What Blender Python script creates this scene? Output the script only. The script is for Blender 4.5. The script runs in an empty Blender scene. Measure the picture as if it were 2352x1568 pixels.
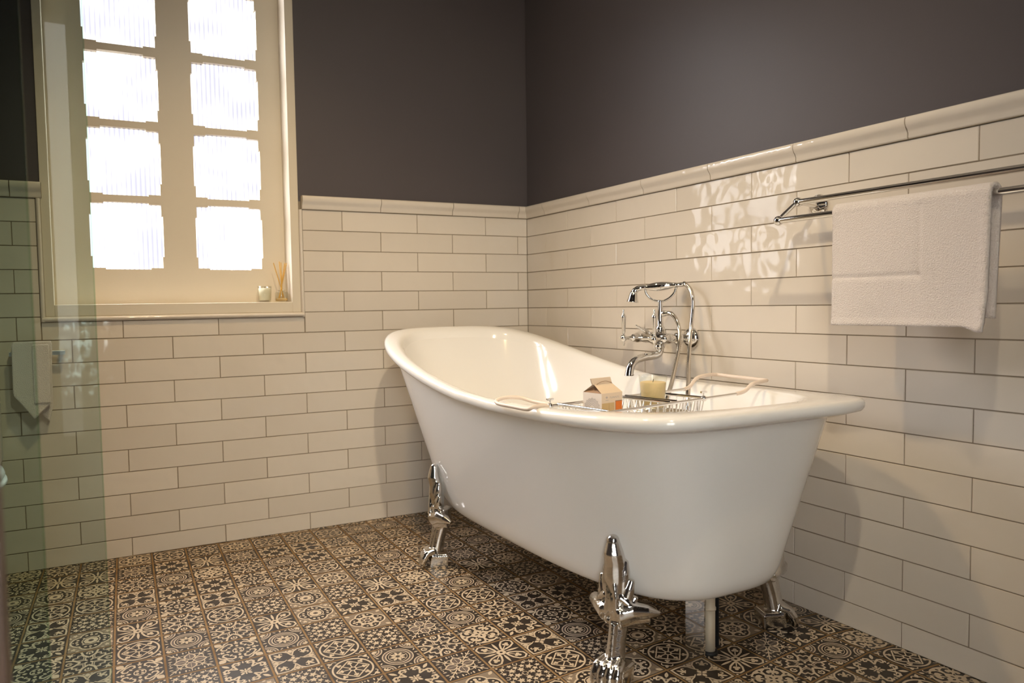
import bpy, bmesh, math, random
from mathutils import Vector, Matrix
random.seed(7)
C = bpy.context.scene.collection
sc = bpy.context.scene
PI = math.pi

# ------------------------------------------------------------------ camera, world, lights, exposure
cam_d = bpy.data.cameras.new('camera'); cam = bpy.data.objects.new('camera', cam_d); C.objects.link(cam)
CAM_R = Vector((0.890295, -0.455083, -0.016588)); CAM_U = Vector((0.040693, 0.043223, 0.998236)); CAM_F = Vector((0.453563, 0.889399, -0.056999))
cam.matrix_world = Matrix(((CAM_R.x, CAM_U.x, -CAM_F.x, -1.73059), (CAM_R.y, CAM_U.y, -CAM_F.y, -2.83902), (CAM_R.z, CAM_U.z, -CAM_F.z, 0.84265), (0, 0, 0, 1)))
cam_d.sensor_width = 36; cam_d.lens = 26.7966
cam_d.shift_x = 0.040452; cam_d.shift_y = 0.007456
cam_d.clip_start = 0.02
cam_d.dof.use_dof = True; cam_d.dof.focus_distance = 2.15; cam_d.dof.aperture_fstop = 4.5
sc.camera = cam
sc.view_settings.view_transform = 'Standard'; sc.view_settings.look = 'None'
sc.view_settings.exposure = 0.13; sc.view_settings.gamma = 1.0; sc.view_settings.use_curve_mapping = False
sc.cycles.use_denoising = True
sc.cycles.max_bounces = 12; sc.cycles.diffuse_bounces = 5; sc.cycles.glossy_bounces = 6; sc.cycles.transmission_bounces = 8; sc.cycles.transparent_max_bounces = 24
sc.cycles.sample_clamp_indirect = 6.0

world = bpy.data.worlds.new('sky'); sc.world = world; world.use_nodes = True
wn = world.node_tree; wn.nodes.clear()
wo = wn.nodes.new('ShaderNodeOutputWorld'); wb = wn.nodes.new('ShaderNodeBackground')
wg = wn.nodes.new('ShaderNodeTexCoord'); ws = wn.nodes.new('ShaderNodeSeparateXYZ')
wn.links.new(wg.outputs['Generated'], ws.inputs[0]); wn.links.new(wb.outputs[0], wo.inputs[0])
def wmap(sock, a0, a1, b0, b1):
    m = wn.nodes.new('ShaderNodeMapRange'); m.interpolation_type = 'SMOOTHSTEP'
    m.inputs['From Min'].default_value, m.inputs['From Max'].default_value, m.inputs['To Min'].default_value, m.inputs['To Max'].default_value = a0, a1, b0, b1
    wn.links.new(sock, m.inputs['Value']); return m.outputs[0]
def wmath(op, *k):
    m = wn.nodes.new('ShaderNodeMath'); m.operation = op
    for i, q in enumerate(k):
        if isinstance(q, float): m.inputs[i].default_value = q
        else: wn.links.new(q, m.inputs[i])
    return m.outputs[0]
# overcast sky, bright overhead and towards the open left side, dimmer low down
SKY_BRIGHT, SKY_LOW, SKY_BACK = 28.0, 1.5, 11.5
side = wmath('MULTIPLY', wmap(ws.outputs['X'], -0.03, -0.20, 0.0, 1.0), wmap(ws.outputs['Z'], 0.17, 0.36, 0.13, 1.0)); high = wmap(ws.outputs['Z'], 0.36, 0.50, 0.0, 1.0)
front = wmap(ws.outputs['Y'], -0.05, 0.05, 0.0, 1.0); above = wmap(ws.outputs['Z'], -0.10, 0.02, 0.25, 1.0)
br = wmath('MULTIPLY_ADD', wmath('MAXIMUM', side, high), SKY_BRIGHT-SKY_LOW, SKY_LOW)
mixf = wmath('ADD', wmath('MULTIPLY', br, front), wmath('MULTIPLY', wmath('SUBTRACT', 1.0, front), SKY_BACK))
wn.links.new(wmath('MULTIPLY', mixf, above), wb.inputs['Strength']); wb.inputs['Color'].default_value = (1.0, 0.985, 0.97, 1)

XL = -2.72; YF = -3.62
WARM = (1.0, 0.73, 0.45)
def downlight(loc, watts, angle, blend, radius, aim=None, col=WARM):
    l = bpy.data.lights.new('ceiling_downlight', 'SPOT'); l.energy = watts; l.color = col
    l.spot_size = math.radians(angle); l.spot_blend = blend; l.shadow_soft_size = radius
    o = bpy.data.objects.new('ceiling_downlight', l); C.objects.link(o); o.location = loc
    d = (Vector(aim) - Vector(loc)) if aim else Vector((0, 0, -1))
    o.rotation_euler = d.to_track_quat('-Z', 'Y').to_euler()
    return o
downlight((-1.27, -2.55, 2.66), 102, 78, 1.0, 0.03, (-0.48, -0.50, 0.66), (1.0, 0.85, 0.61))
downlight((-1.35, -1.10, 2.68), 85, 110, 1.0, 0.05, None, (1.0, 0.70, 0.35))
pl = bpy.data.lights.new('window_portal', 'AREA'); pl.shape = 'RECTANGLE'; pl.size = 0.82; pl.size_y = 1.45; pl.cycles.is_portal = True
po = bpy.data.objects.new('window_portal', pl); C.objects.link(po); po.location = (-1.41, 0.17, 1.6); po.rotation_euler = (-PI/2, 0, 0)
p2 = pl.copy(); p2.size = 0.80; p2.size_y = 1.90
po2 = bpy.data.objects.new('window_portal', p2); C.objects.link(po2); po2.location = (-2.10, YF-0.12, 1.20); po2.rotation_euler = (-PI/2, 0, 0)  # sampling portal for the added window behind the camera

# ------------------------------------------------------------------ materials
def mat(name, col=(0.8, 0.8, 0.8), rough=0.5, metal=0.0, spec=0.5, coat=0.0, trans=0.0):
    m = bpy.data.materials.new(name); m.use_nodes = True
    b = m.node_tree.nodes['Principled BSDF']
    b.inputs['Base Color'].default_value = (*col, 1); b.inputs['Roughness'].default_value = rough; b.inputs['Metallic'].default_value = metal
    b.inputs['Specular IOR Level'].default_value = spec; b.inputs['Coat Weight'].default_value = coat; b.inputs['Coat Roughness'].default_value = 0.03
    b.inputs['Transmission Weight'].default_value = trans
    return m
def nd(m, t): return m.node_tree.nodes.new(t)
def ln(m, a, b): m.node_tree.links.new(a, b)
def bump(m, scale, strength, dist, detail=2.0, coord='Object', stretch=None):
    b = m.node_tree.nodes['Principled BSDF']
    tc = nd(m, 'ShaderNodeTexCoord'); nz = nd(m, 'ShaderNodeTexNoise'); bp = nd(m, 'ShaderNodeBump')
    nz.inputs['Scale'].default_value = scale; nz.inputs['Detail'].default_value = detail
    bp.inputs['Strength'].default_value = strength; bp.inputs['Distance'].default_value = dist
    if stretch:
        mp = nd(m, 'ShaderNodeMapping'); mp.inputs['Scale'].default_value = stretch
        ln(m, tc.outputs[coord], mp.inputs[0]); ln(m, mp.outputs[0], nz.inputs['Vector'])
    else: ln(m, tc.outputs[coord], nz.inputs['Vector'])
    ln(m, nz.outputs['Fac'], bp.inputs['Height']); ln(m, bp.outputs[0], b.inputs['Normal'])
    return nz
def varied(m, c1, c2, scale, detail=3.0, coord='Object'):
    b = m.node_tree.nodes['Principled BSDF']; tc = nd(m, 'ShaderNodeTexCoord'); nz = nd(m, 'ShaderNodeTexNoise'); rp = nd(m, 'ShaderNodeValToRGB')
    nz.inputs['Scale'].default_value = scale; nz.inputs['Detail'].default_value = detail
    rp.color_ramp.elements[0].position = 0.3; rp.color_ramp.elements[1].position = 0.7
    rp.color_ramp.elements[0].color = (*c1, 1); rp.color_ramp.elements[1].color = (*c2, 1)
    ln(m, tc.outputs[coord], nz.inputs['Vector']); ln(m, nz.outputs['Fac'], rp.inputs[0]); ln(m, rp.outputs[0], b.inputs['Base Color'])

# glazed handmade wall tile: every tile (mesh island) gets its own slight tone and its own waviness
def tile_material():
    m = mat('glazed_white_tile', (0.78, 0.72, 0.63), 0.07, 0, 0.5)
    b = m.node_tree.nodes['Principled BSDF']
    gi = nd(m, 'ShaderNodeNewGeometry'); tc = nd(m, 'ShaderNodeTexCoord'); n1 = nd(m, 'ShaderNodeTexNoise'); bp = nd(m, 'ShaderNodeBump')
    rp = nd(m, 'ShaderNodeValToRGB'); rp.color_ramp.elements[0].color = (0.69, 0.622, 0.54, 1); rp.color_ramp.elements[1].color = (0.755, 0.685, 0.60, 1)
    ln(m, gi.outputs['Random Per Island'], rp.inputs[0]); ln(m, rp.outputs[0], b.inputs['Base Color'])
    ad = nd(m, 'ShaderNodeVectorMath'); ad.operation = 'MULTIPLY_ADD'; ad.inputs[1].default_value = (37, 53, 71)
    cx = nd(m, 'ShaderNodeCombineXYZ')
    for k in range(3): ln(m, gi.outputs['Random Per Island'], cx.inputs[k])
    ln(m, cx.outputs[0], ad.inputs[0]); ln(m, tc.outputs['Object'], ad.inputs[2])
    n1.inputs['Scale'].default_value = 16; n1.inputs['Detail'].default_value = 1.2
    ln(m, ad.outputs[0], n1.inputs['Vector']); ln(m, n1.outputs['Fac'], bp.inputs['Height'])
    bp.inputs['Distance'].default_value = 0.005
    mr = nd(m, 'ShaderNodeMapRange'); mr.inputs['To Min'].default_value = 0.25; mr.inputs['To Max'].default_value = 0.95
    ln(m, gi.outputs['Random Per Island'], mr.inputs['Value']); ln(m, mr.outputs[0], bp.inputs['Strength'])
    ln(m, bp.outputs[0], b.inputs['Normal'])
    return m
M_TILE = tile_material()
M_TRIM = mat('glazed_trim_tile', (0.74, 0.67, 0.585), 0.09); bump(M_TRIM, 30, 0.5, 0.003, 1.0)
M_GROUT = mat('taupe_grout', (0.26, 0.21, 0.15), 0.85)
M_PAINT = mat('dark_grey_paint', (0.098, 0.084, 0.088), 0.42, 0, 0.35); bump(M_PAINT, 220, 0.12, 0.001, 3.0)
M_CEIL = mat('white_ceiling_paint', (0.75, 0.73, 0.70), 0.8)
M_FRAME = mat('cream_window_paint', (0.74, 0.66, 0.53), 0.38); bump(M_FRAME, 60, 0.1, 0.001)
M_ENAMEL = mat('white_enamel', (0.90, 0.885, 0.86), 0.10, 0, 0.5, 0.3)
M_CHROME = mat('chrome', (0.80, 0.79, 0.77), 0.045, 1.0)
M_FOOTCHROME = mat('worn_chrome', (0.72, 0.70, 0.67), 0.10, 1.0); bump(M_FOOTCHROME, 260, 0.25, 0.0012, 3.0)
M_DARKHOLE = mat('black_parts_and_shade', (0.02, 0.02, 0.02), 0.5)
M_RUBBER = mat('pale_rubber_sleeve', (0.78, 0.66, 0.56), 0.45)
M_HOSE = mat('ribbed_chrome_hose', (0.74, 0.70, 0.64), 0.16, 1.0)
M_TOWEL = mat('white_terry', (0.82, 0.74, 0.69), 0.95, 0, 0.1); bump(M_TOWEL, 420, 0.9, 0.004, 2.0)
M_TOWEL.node_tree.nodes['Principled BSDF'].inputs['Sheen Weight'].default_value = 0.35
M_WAX = mat('yellow_wax', (0.80, 0.62, 0.33), 0.5, 0, 0.3); M_WAX.node_tree.nodes['Principled BSDF'].inputs['Subsurface Weight'].default_value = 0.3
M_WAX.node_tree.nodes['Principled BSDF'].inputs['Subsurface Radius'].default_value = (0.02, 0.012, 0.006)
M_WAXW = mat('cream_wax', (0.85, 0.80, 0.62), 0.5, 0, 0.3)
M_REED = mat('golden_reed', (0.62, 0.36, 0.07), 0.6)
M_CARD = mat('cream_carton', (0.80, 0.64, 0.47), 0.6)
M_CARDW = mat('pale_carton', (0.80, 0.72, 0.66), 0.6)
M_KRAFT = mat('kraft_carton', (0.62, 0.43, 0.20), 0.6)
M_BROWN = mat('carton_ink', (0.30, 0.18, 0.10), 0.7)
M_GREYINK = mat('grey_ink', (0.42, 0.38, 0.36), 0.7)
M_ORANGE = mat('orange_soap', (0.75, 0.19, 0.012), 0.3)
M_WOOD = mat('brown_door_wood', (0.16, 0.085, 0.05), 0.45); varied(M_WOOD, (0.05, 0.026, 0.015), (0.08, 0.042, 0.025), 6)
M_WHITE = mat('white_ceramic', (0.8, 0.8, 0.78), 0.15)
M_PVC = mat('white_pvc', (0.62, 0.53, 0.40), 0.4)
M_OUT = mat('grey_render', (0.30, 0.31, 0.37), 0.9)
def thin_glass(name, tint, ior=1.45, fac=1.0):
    m = bpy.data.materials.new(name); m.use_nodes = True; n = m.node_tree; n.nodes.clear()
    o = n.nodes.new('ShaderNodeOutputMaterial'); mx = n.nodes.new('ShaderNodeMixShader'); t = n.nodes.new('ShaderNodeBsdfTransparent'); g = n.nodes.new('ShaderNodeBsdfGlossy'); f = n.nodes.new('ShaderNodeFresnel')
    t.inputs[0].default_value = (*tint, 1); g.inputs['Roughness'].default_value = 0.01; f.inputs[0].default_value = ior
    mu = n.nodes.new('ShaderNodeMath'); mu.operation = 'MULTIPLY'; mu.inputs[1].default_value = fac
    gb = n.nodes.new('ShaderNodeNewGeometry'); iv = n.nodes.new('ShaderNodeMath'); iv.operation = 'SUBTRACT'; iv.inputs[0].default_value = 1.0; m2 = n.nodes.new('ShaderNodeMath'); m2.operation = 'MULTIPLY'
    n.links.new(gb.outputs['Backfacing'], iv.inputs[1]); n.links.new(f.outputs[0], m2.inputs[0]); n.links.new(iv.outputs[0], m2.inputs[1])
    n.links.new(m2.outputs[0], mu.inputs[0]); n.links.new(mu.outputs[0], mx.inputs[0]); n.links.new(t.outputs[0], mx.inputs[1]); n.links.new(g.outputs[0], mx.inputs[2]); n.links.new(mx.outputs[0], o.inputs[0])
    return m
M_SCREEN = thin_glass('green_tinted_glass', (0.81, 0.88, 0.872), 1.45, 0.35)
M_JAR = thin_glass('clear_glass', (0.96, 0.965, 0.95), 1.5)
def reeded_glass():
    m = thin_glass('reeded_glass', (1, 1, 1), 1.45, 1.0); n = m.node_tree
    tc = n.nodes.new('ShaderNodeTexCoord'); sp = n.nodes.new('ShaderNodeSeparateXYZ'); ml = n.nodes.new('ShaderNodeMath'); si = n.nodes.new('ShaderNodeMath'); rp = n.nodes.new('ShaderNodeValToRGB')
    ml.operation = 'MULTIPLY'; ml.inputs[1].default_value = 2*PI/0.0155; si.operation = 'SINE'
    n.links.new(tc.outputs['Object'], sp.inputs[0]); n.links.new(sp.outputs['X'], ml.inputs[0]); n.links.new(ml.outputs[0], si.inputs[0])
    nz = n.nodes.new('ShaderNodeTexNoise'); nz.inputs['Scale'].default_value = 9; nz.inputs['Detail'].default_value = 2
    n.links.new(tc.outputs['Object'], nz.inputs['Vector'])
    ad = n.nodes.new('ShaderNodeMath'); ad.operation = 'MULTIPLY_ADD'; ad.inputs[1].default_value = 0.25
    n.links.new(si.outputs[0], ad.inputs[0]); n.links.new(nz.outputs['Fac'], ad.inputs[2])
    n.links.new(ad.outputs[0], rp.inputs[0])
    rp.color_ramp.elements[0].position = 0.18; rp.color_ramp.elements[0].color = (0.52, 0.52, 0.62, 1)
    rp.color_ramp.elements[1].position = 0.52; rp.color_ramp.elements[1].color = (0.97, 0.97, 0.98, 1)
    t = [x for x in n.nodes if x.type == 'BSDF_TRANSPARENT'][0]
    n.links.new(rp.outputs[0], t.inputs[0])
    return m
M_REEDED = reeded_glass()
M_EDGE = thin_glass('polished_glass_edge', (0.74, 0.86, 0.80), 1.6, 1.0)
M_BRUSHED = mat('brushed_chrome', (0.78, 0.80, 0.82), 0.38, 1.0)

# ------------------------------------------------------------------ helpers
class MB:
    def __init__(s): s.v = []; s.f = []; s.m = []; s.sm = []
    def add(s, verts, faces, mi=0, smooth=False):
        o = len(s.v); s.v += [tuple(p) for p in verts]
        for f in faces: s.f.append(tuple(i+o for i in f)); s.m.append(mi); s.sm.append(smooth)
    def box(s, x0, x1, y0, y1, z0, z1, mi=0, mtx=None):
        v = [Vector(p) for p in ((x0,y0,z0),(x1,y0,z0),(x1,y1,z0),(x0,y1,z0),(x0,y0,z1),(x1,y0,z1),(x1,y1,z1),(x0,y1,z1))]
        if mtx: v = [mtx @ p for p in v]
        s.add(v, ((0,3,2,1),(4,5,6,7),(0,1,5,4),(1,2,6,5),(2,3,7,6),(3,0,4,7)), mi)
    def tube(s, pts, r, n=10, mi=0, closed=False, cap=True, flat=None):
        pts = [Vector(p) for p in pts]; N = len(pts)
        R = r if hasattr(r, '__len__') else [r]*N
        up = None; rings = []
        for i, p in enumerate(pts):
            a = pts[(i-1) % N] if (closed or i > 0) else p; b = pts[(i+1) % N] if (closed or i < N-1) else p
            t = (b-a); t = t.normalized() if t.length > 1e-9 else Vector((0, 0, 1))
            if up is None:
                up = Vector((0, 0, 1)) if abs(t.z) < 0.9 else Vector((1, 0, 0))
            up = (up - t*up.dot(t))
            up = up.normalized() if up.length > 1e-6 else t.orthogonal().normalized()
            sd = t.cross(up)
            rings.append([p + (up*math.cos(2*PI*k/n) + sd*math.sin(2*PI*k/n))*R[i] for k in range(n)])
        v = [q for ring in rings for q in ring]; f = []
        for i in range(N if closed else N-1):
            j = (i+1) % N
            for k in range(n): f.append((i*n+k, i*n+(k+1) % n, j*n+(k+1) % n, j*n+k))
        s.add(v, f, mi, True)
        if cap and not closed:
            s.add(rings[0], (tuple(range(n-1, -1, -1)),), mi); s.add(rings[-1], (tuple(range(n)),), mi)
    def lathe(s, prof, mtx, n=20, mi=0):
        v = []; f = []
        for r, z in prof:
            for k in range(n): v.append(mtx @ Vector((r*math.cos(2*PI*k/n), r*math.sin(2*PI*k/n), z)))
        for i in range(len(prof)-1):
            for k in range(n): f.append((i*n+k, i*n+(k+1) % n, (i+1)*n+(k+1) % n, (i+1)*n+k))
        s.add(v, f, mi, True)
        for i, rev in ((0, True), (len(prof)-1, False)):
            if prof[i][0] > 1e-5:
                ring = v[i*n:(i+1)*n]; s.add(ring, (tuple(range(n-1, -1, -1)) if rev else tuple(range(n)),), mi)
    def ball(s, c, r, n=12, mi=0, sc_=(1, 1, 1)):
        prof = [(r*math.sin(PI*i/n), -r*math.cos(PI*i/n)) for i in range(n+1)]
        s.lathe(prof, Matrix.Translation(c) @ Matrix.Diagonal((*sc_, 1)), 2*n, mi)
    def grid(s, rows, mi=0, smooth=True, closed=False):
        n = len(rows[0]); v = [p for r in rows for p in r]; f = []
        for i in range(len(rows)-1):
            for k in range(n if closed else n-1): f.append((i*n+k, i*n+(k+1) % n, (i+1)*n+(k+1) % n, (i+1)*n+k))
        s.add(v, f, mi, smooth)
    def build(s, name, mats, parent=None, merge=False):
        me = bpy.data.meshes.new(name); me.from_pydata(s.v, [], s.f)
        for m in (mats if isinstance(mats, (list, tuple)) else [mats]): me.materials.append(m)
        me.polygons.foreach_set('material_index', s.m); me.polygons.foreach_set('use_smooth', s.sm)
        bm = bmesh.new(); bm.from_mesh(me)
        bmesh.ops.remove_doubles(bm, verts=bm.verts, dist=1e-6) if merge else None
        bmesh.ops.recalc_face_normals(bm, faces=bm.faces); bm.to_mesh(me); bm.free(); me.update()
        o = bpy.data.objects.new(name, me); C.objects.link(o)
        if parent:
            o.parent = parent; o.matrix_parent_inverse = Matrix.Translation(-Vector(parent.location))
        return o
def thing(name, label, cat, loc=(0, 0, 0), group=None):
    o = bpy.data.objects.new(name, None); C.objects.link(o); o.location = loc; o.empty_display_size = 0.05
    return tag(o, label, cat, group)
def tag(o, label, cat, group=None):
    o['label'] = label; o['category'] = cat
    if group: o['group'] = group
    return o
def struct(o): o['kind'] = 'structure'; return o
def axis_m(p, d):
    return Matrix.Translation(p) @ Vector(d).normalized().to_track_quat('Z', 'Y').to_matrix().to_4x4()
def smooth_path(pts, k=8):
    P = [Vector(p) for p in pts]; out = []
    for i in range(len(P)-1):
        a = P[max(i-1, 0)]; b = P[i]; c = P[i+1]; d = P[min(i+2, len(P)-1)]
        for j in range(k):
            t = j/k; out.append(0.5*((2*b)+(c-a)*t+(2*a-5*b+4*c-d)*t*t+(3*b-a-3*c+d)*t**3))
    out.append(P[-1]); return out
def bevel(o, w=0.002, seg=2, ang=30):
    m = o.modifiers.new('bevel', 'BEVEL'); m.width = w; m.segments = seg; m.limit_method = 'ANGLE'; m.angle_limit = math.radians(ang); return o

# ------------------------------------------------------------------ setting: walls with brick-bond tiling
H = 0.0765; ZT = 15.83*H; L = 0.3115; GAP = 0.0011; CEIL = 2.72
WU0, WU1, WZ = 0.980, 1.846, 0.812          # tile opening of the window (u = distance from the corner)
P_back = lambda u, z, d: (-u, d, z)
P_right = lambda u, z, d: (d, -u, z)
P_left = lambda u, z, d: (XL-d, -u, z)
P_front = lambda u, z, d: (-u, YF-d, z)
def tile_rects(first, length, hole):
    out = []
    for r in range(1, 17):
        z1 = ZT-(r-1)*H; z0 = max(ZT-r*H, 0.0)
        off = first if r % 2 else first-L/2
        k = -2
        while off+k*L < length:
            u0, u1 = max(off+k*L, 0), min(off+(k+1)*L, length); k += 1
            if u1-u0 < 0.004: continue
            if hole and z1 > hole[2] and u1 > hole[0] and u0 < hole[1]:
                if u0 < hole[0]: out.append((u0, hole[0], z0, z1))
                if u1 > hole[1]: out.append((hole[1], u1, z0, z1))
                if z0 < hole[2]: out.append((max(u0, hole[0]), min(u1, hole[1]), z0, hole[2]))
            else: out.append((u0, u1, z0, z1))
    return out
def tiled_wall(mb, P, first, length, hole=None):
    for u0, u1, z0, z1 in tile_rects(first, length, hole):
        u0 += GAP; u1 -= GAP; z0 += GAP; z1 -= GAP
        if u1-u0 < 0.003 or z1-z0 < 0.003: continue
        dd = [random.uniform(-0.0004, 0.0004) for _ in range(4)]; ce = random.uniform(0.0010, 0.0030)
        c = ((u0, z0), (u1, z0), (u1, z1), (u0, z1)); w = 0.0009
        ci = ((u0+w, z0+w), (u1-w, z0+w), (u1-w, z1-w), (u0+w, z1-w))
        v = [P(u, z, 0.0045) for u, z in c]+[P(u, z, ce+dd[i]) for i, (u, z) in enumerate(c)]+[P(u, z, dd[i]) for i, (u, z) in enumerate(ci)]
        f = [(8, 9, 10, 11)]
        for k in range(4): f += [(k, (k+1) % 4, 4+(k+1) % 4, 4+k), (4+k, 4+(k+1) % 4, 8+(k+1) % 4, 8+k)]
        mb.add(v, f, 1)
def slab(mb, P, u0, u1, z0, z1, d0, d1, mi):
    v = [P(u, z, d) for d in (d0, d1) for u, z in ((u0, z0), (u1, z0), (u1, z1), (u0, z1))]
    mb.add(v, ((0, 1, 2, 3), (7, 6, 5, 4), (0, 4, 5, 1), (1, 5, 6, 2), (2, 6, 7, 3), (3, 7, 4, 0)), mi)
WTOP = 2.30
WM = [M_PAINT, M_TILE, M_GROUT]
wb_ = MB(); T = 0.16
OU0, OU1, OZ = 0.9932, 1.8322, 0.829
tiled_wall(wb_, P_back, 0.2026, -XL, (WU0, WU1, WZ))
slab(wb_, P_back, -0.2, OU0, 0, ZT+0.03, 0.0022, T, 2); slab(wb_, P_back, OU1, -XL+0.2, 0, ZT+0.03, 0.0022, T, 2); slab(wb_, P_back, OU0, OU1, 0, OZ, 0.0022, T, 2)
slab(wb_, P_back, -0.2, OU0, ZT+0.03, CEIL, 0.004, T, 0); slab(wb_, P_back, OU1, -XL+0.2, ZT+0.03, CEIL, 0.004, T, 0); slab(wb_, P_back, OU0, OU1, WTOP, CEIL, 0.004, T, 0)
struct(wb_.build('wall_back', WM))
for nm, P, first, ln_ in (('wall_right', P_right, 0.3043, -YF), ('wall_left', P_left, 0.2, -YF), ('wall_front', P_front, 0.15, -XL)):
    b = MB(); ua = -0.25 if nm != 'wall_right' else 0.0; ub = ln_+0.2
    if nm == 'wall_front':           # tall opening for the added, unseen fill window behind the camera
        a0, a1, c0, c1 = 1.70, 2.50, 0.25, 2.15
        for x0, x1, z0, z1 in ((ua, a0, 0, CEIL), (a1, ub, 0, CEIL), (a0, a1, 0, c0), (a0, a1, c1, CEIL)):
            slab(b, P, x0, x1, z0, z1, 0.002, 0.15, 0)
    elif nm == 'wall_left': slab(b, P, ua, ub, 0, CEIL, 0.002, 0.15, 0)
    else:
        tiled_wall(b, P, first, ln_)
        slab(b, P, ua, ub, 0, ZT+0.03, 0.0022, 0.15, 2); slab(b, P, ua, ub, ZT+0.03, CEIL, 0.004, 0.15, 0)
    struct(b.build(nm, WM))
w2 = bpy.data.objects.new('added_fill_window', None); C.objects.link(w2); w2.location = (-2.1, YF-0.05, 1.2); struct(w2)  # unseen window, added to throw neutral daylight onto the tub
b = MB()
for u0, u1, z0, z1 in ((1.70, 1.74, 0.25, 2.15), (2.46, 2.50, 0.25, 2.15), (1.74, 2.46, 0.25, 0.30), (1.74, 2.46, 2.10, 2.15), (2.08, 2.12, 0.30, 2.10)): slab(b, P_front, u0, u1, z0, z1, 0.0, 0.08, 0)
b.build('window_frame', M_FRAME, w2)
for u0, u1 in ((1.74, 2.08), (2.12, 2.46)):
    b = MB(); slab(b, P_front, u0, u1, 0.30, 2.10, 0.035, 0.039, 0); b.build('pane', M_JAR, w2)
b = MB(); b.box(XL-0.1, 0.1, YF-0.1, 0.2, CEIL, CEIL+0.1); struct(b.build('ceiling', M_CEIL))

# dado rail: moulded trim tiles, one mesh per run
PROF = [(0.0, ZT+0.0007), (0.0035, ZT+0.0007), (0.0055, ZT+0.005), (0.0055, ZT+0.014), (0.009, ZT+0.021), (0.0145, ZT+0.028), (0.0175, ZT+0.034), (0.0175, ZT+0.044), (0.0155, ZT+0.049), (0.010, ZT+0.0515), (0.0, ZT+0.0515)]
def dado(name, P, first, u_start, u_end):
    b = MB(); off = first-L/2; k = -2
    while off+k*L < u_end:
        u0, u1 = max(off+k*L, u_start), min(off+(k+1)*L, u_end); k += 1
        if u1-u0 < 0.005: continue
        u0 += 0.0014; u1 -= 0.0014; j = random.uniform(-0.0005, 0.0005); n = 5
        rows = [[P(u0+(u1-u0)*i/n, z, -(o+j)) for o, z in PROF] for i in range(n+1)]
        b.grid(rows); b.add(rows[0], (tuple(range(len(PROF))),)); b.add(rows[-1], (tuple(range(len(PROF))),))
    g = MB()
    b.m = [0]*len(b.f)
    slab(b, P, u_start, u_end, ZT, ZT+0.0505, -0.0035, 0.004, 1)
    return struct(b.build(name, [M_TRIM, M_GROUT]))
dado('trim_1', P_back, 0.2026, 0.0, 0.984)
dado('trim_2', P_back, 0.2026, 1.8275, -XL)
dado('trim_3', P_right, 0.3043, 0.0, -YF)
# pencil trim round the window opening
b = MB()
def quarter(b, P, a, c, w, horizontal):
    n = 8; prof = [(w*math.sin(PI*i/n)*1.0, w*0.5*(1-math.cos(PI*i/n))) for i in range(n+1)]
    m = 8
    rows = []
    for i in range(m+1):
        t = i/m; row = []
        for o, s in prof:
            p = Vector(a).lerp(Vector(c), t)
            row.append(P(p.x, p.y+s, -o*0.8) if horizontal else P(p.x+s, p.y, -o*0.8))
        rows.append(row)
    b.grid(rows); b.add(rows[0], (tuple(range(n+1)),)); b.add(rows[-1], (tuple(range(n+1)),))
quarter(b, P_back, (WU0, WZ, 0), (WU0, ZT-0.001, 0), OU0-WU0, False)
quarter(b, P_back, (OU1, WZ, 0), (OU1, ZT-0.001, 0), WU1-OU1, False)
quarter(b, P_back, (WU0+0.004, WZ, 0), (WU1-0.004, WZ, 0), OZ-WZ, True)
struct(b.build('trim_4', M_TRIM))

# ------------------------------------------------------------------ window: fixed frame, sash, reeded panes, view outside
win = bpy.data.objects.new('window_1', None); C.objects.link(win); win.location = (-1.41, 0.06, 1.6); struct(win)
FX0, FX1, FZ = -1.8057, -1.0249, 0.8676
b = MB()
b.box(-OU1, FX0, -0.001, 0.15, OZ, WTOP); b.box(FX1, -OU0, -0.001, 0.15, OZ, WTOP); b.box(FX0, FX1, -0.001, 0.15, OZ, FZ); b.box(FX0, FX1, -0.001, 0.15, WTOP-0.03, WTOP)
bevel(b.build('window_frame', M_FRAME, win), 0.002, 2)
cols = ((-1.686, -1.460), (-1.340, -1.112)); rows_ = [(0.9945+0.2575*k, 1.2185+0.2575*k) for k in range(5)]
E = 0.005
b = MB(); Y0, Y1 = 0.10, 0.125
xs = [FX0, cols[0][0]-E, cols[0][1]+E, cols[1][0]-E, cols[1][1]+E, FX1]
for i in (0, 2, 4): b.box(xs[i], xs[i+1], Y0, Y1, FZ, WTOP-0.03)
for cx0, cx1 in cols:
    zs = [FZ]+[z for r in rows_ for z in (r[0]-E, r[1]+E)]+[WTOP-0.03]
    for i in range(0, len(zs), 2):
        if zs[i+1] > zs[i]: b.box(cx0-E, cx1+E, Y0, Y1, zs[i], zs[i+1])
    for z0, z1 in rows_:       # small corner blocks give each opening its notched outline
        for xx, sx in ((cx0, 1), (cx1, -1)):
            for zz, sz in ((z0, 1), (z1, -1)):
                q = 0.04
                a0, a1 = sorted((xx-sx*E, xx+sx*q)); c0, c1 = sorted((zz-sz*E, zz)); b.box(a0, a1, Y0+0.0005, Y1, c0, c1)
                a0, a1 = sorted((xx-sx*E, xx)); c0, c1 = sorted((zz, zz+sz*q)); b.box(a0, a1, Y0+0.0005, Y1, c0, c1)
b.build('sash', M_FRAME, win)
for cx0, cx1 in cols:
    for z0, z1 in rows_:
        b = MB(); n = 112; w = cx1-cx0+2*E
        rw = []
        for zz in (z0-E, z1+E):
            rw.append([(cx0-E+w*i/n, 0.113-0.0016*abs(math.sin(PI*(cx0-E+w*i/n)/0.0155)), zz) for i in range(n+1)])
        b.grid(rw); b.build('pane', M_REEDED, win)
b = MB(); b.box(-0.70, 2.5, 3.0, 3.2, -0.5, 1.62); struct(b.build('exterior_wall', M_OUT))

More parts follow.
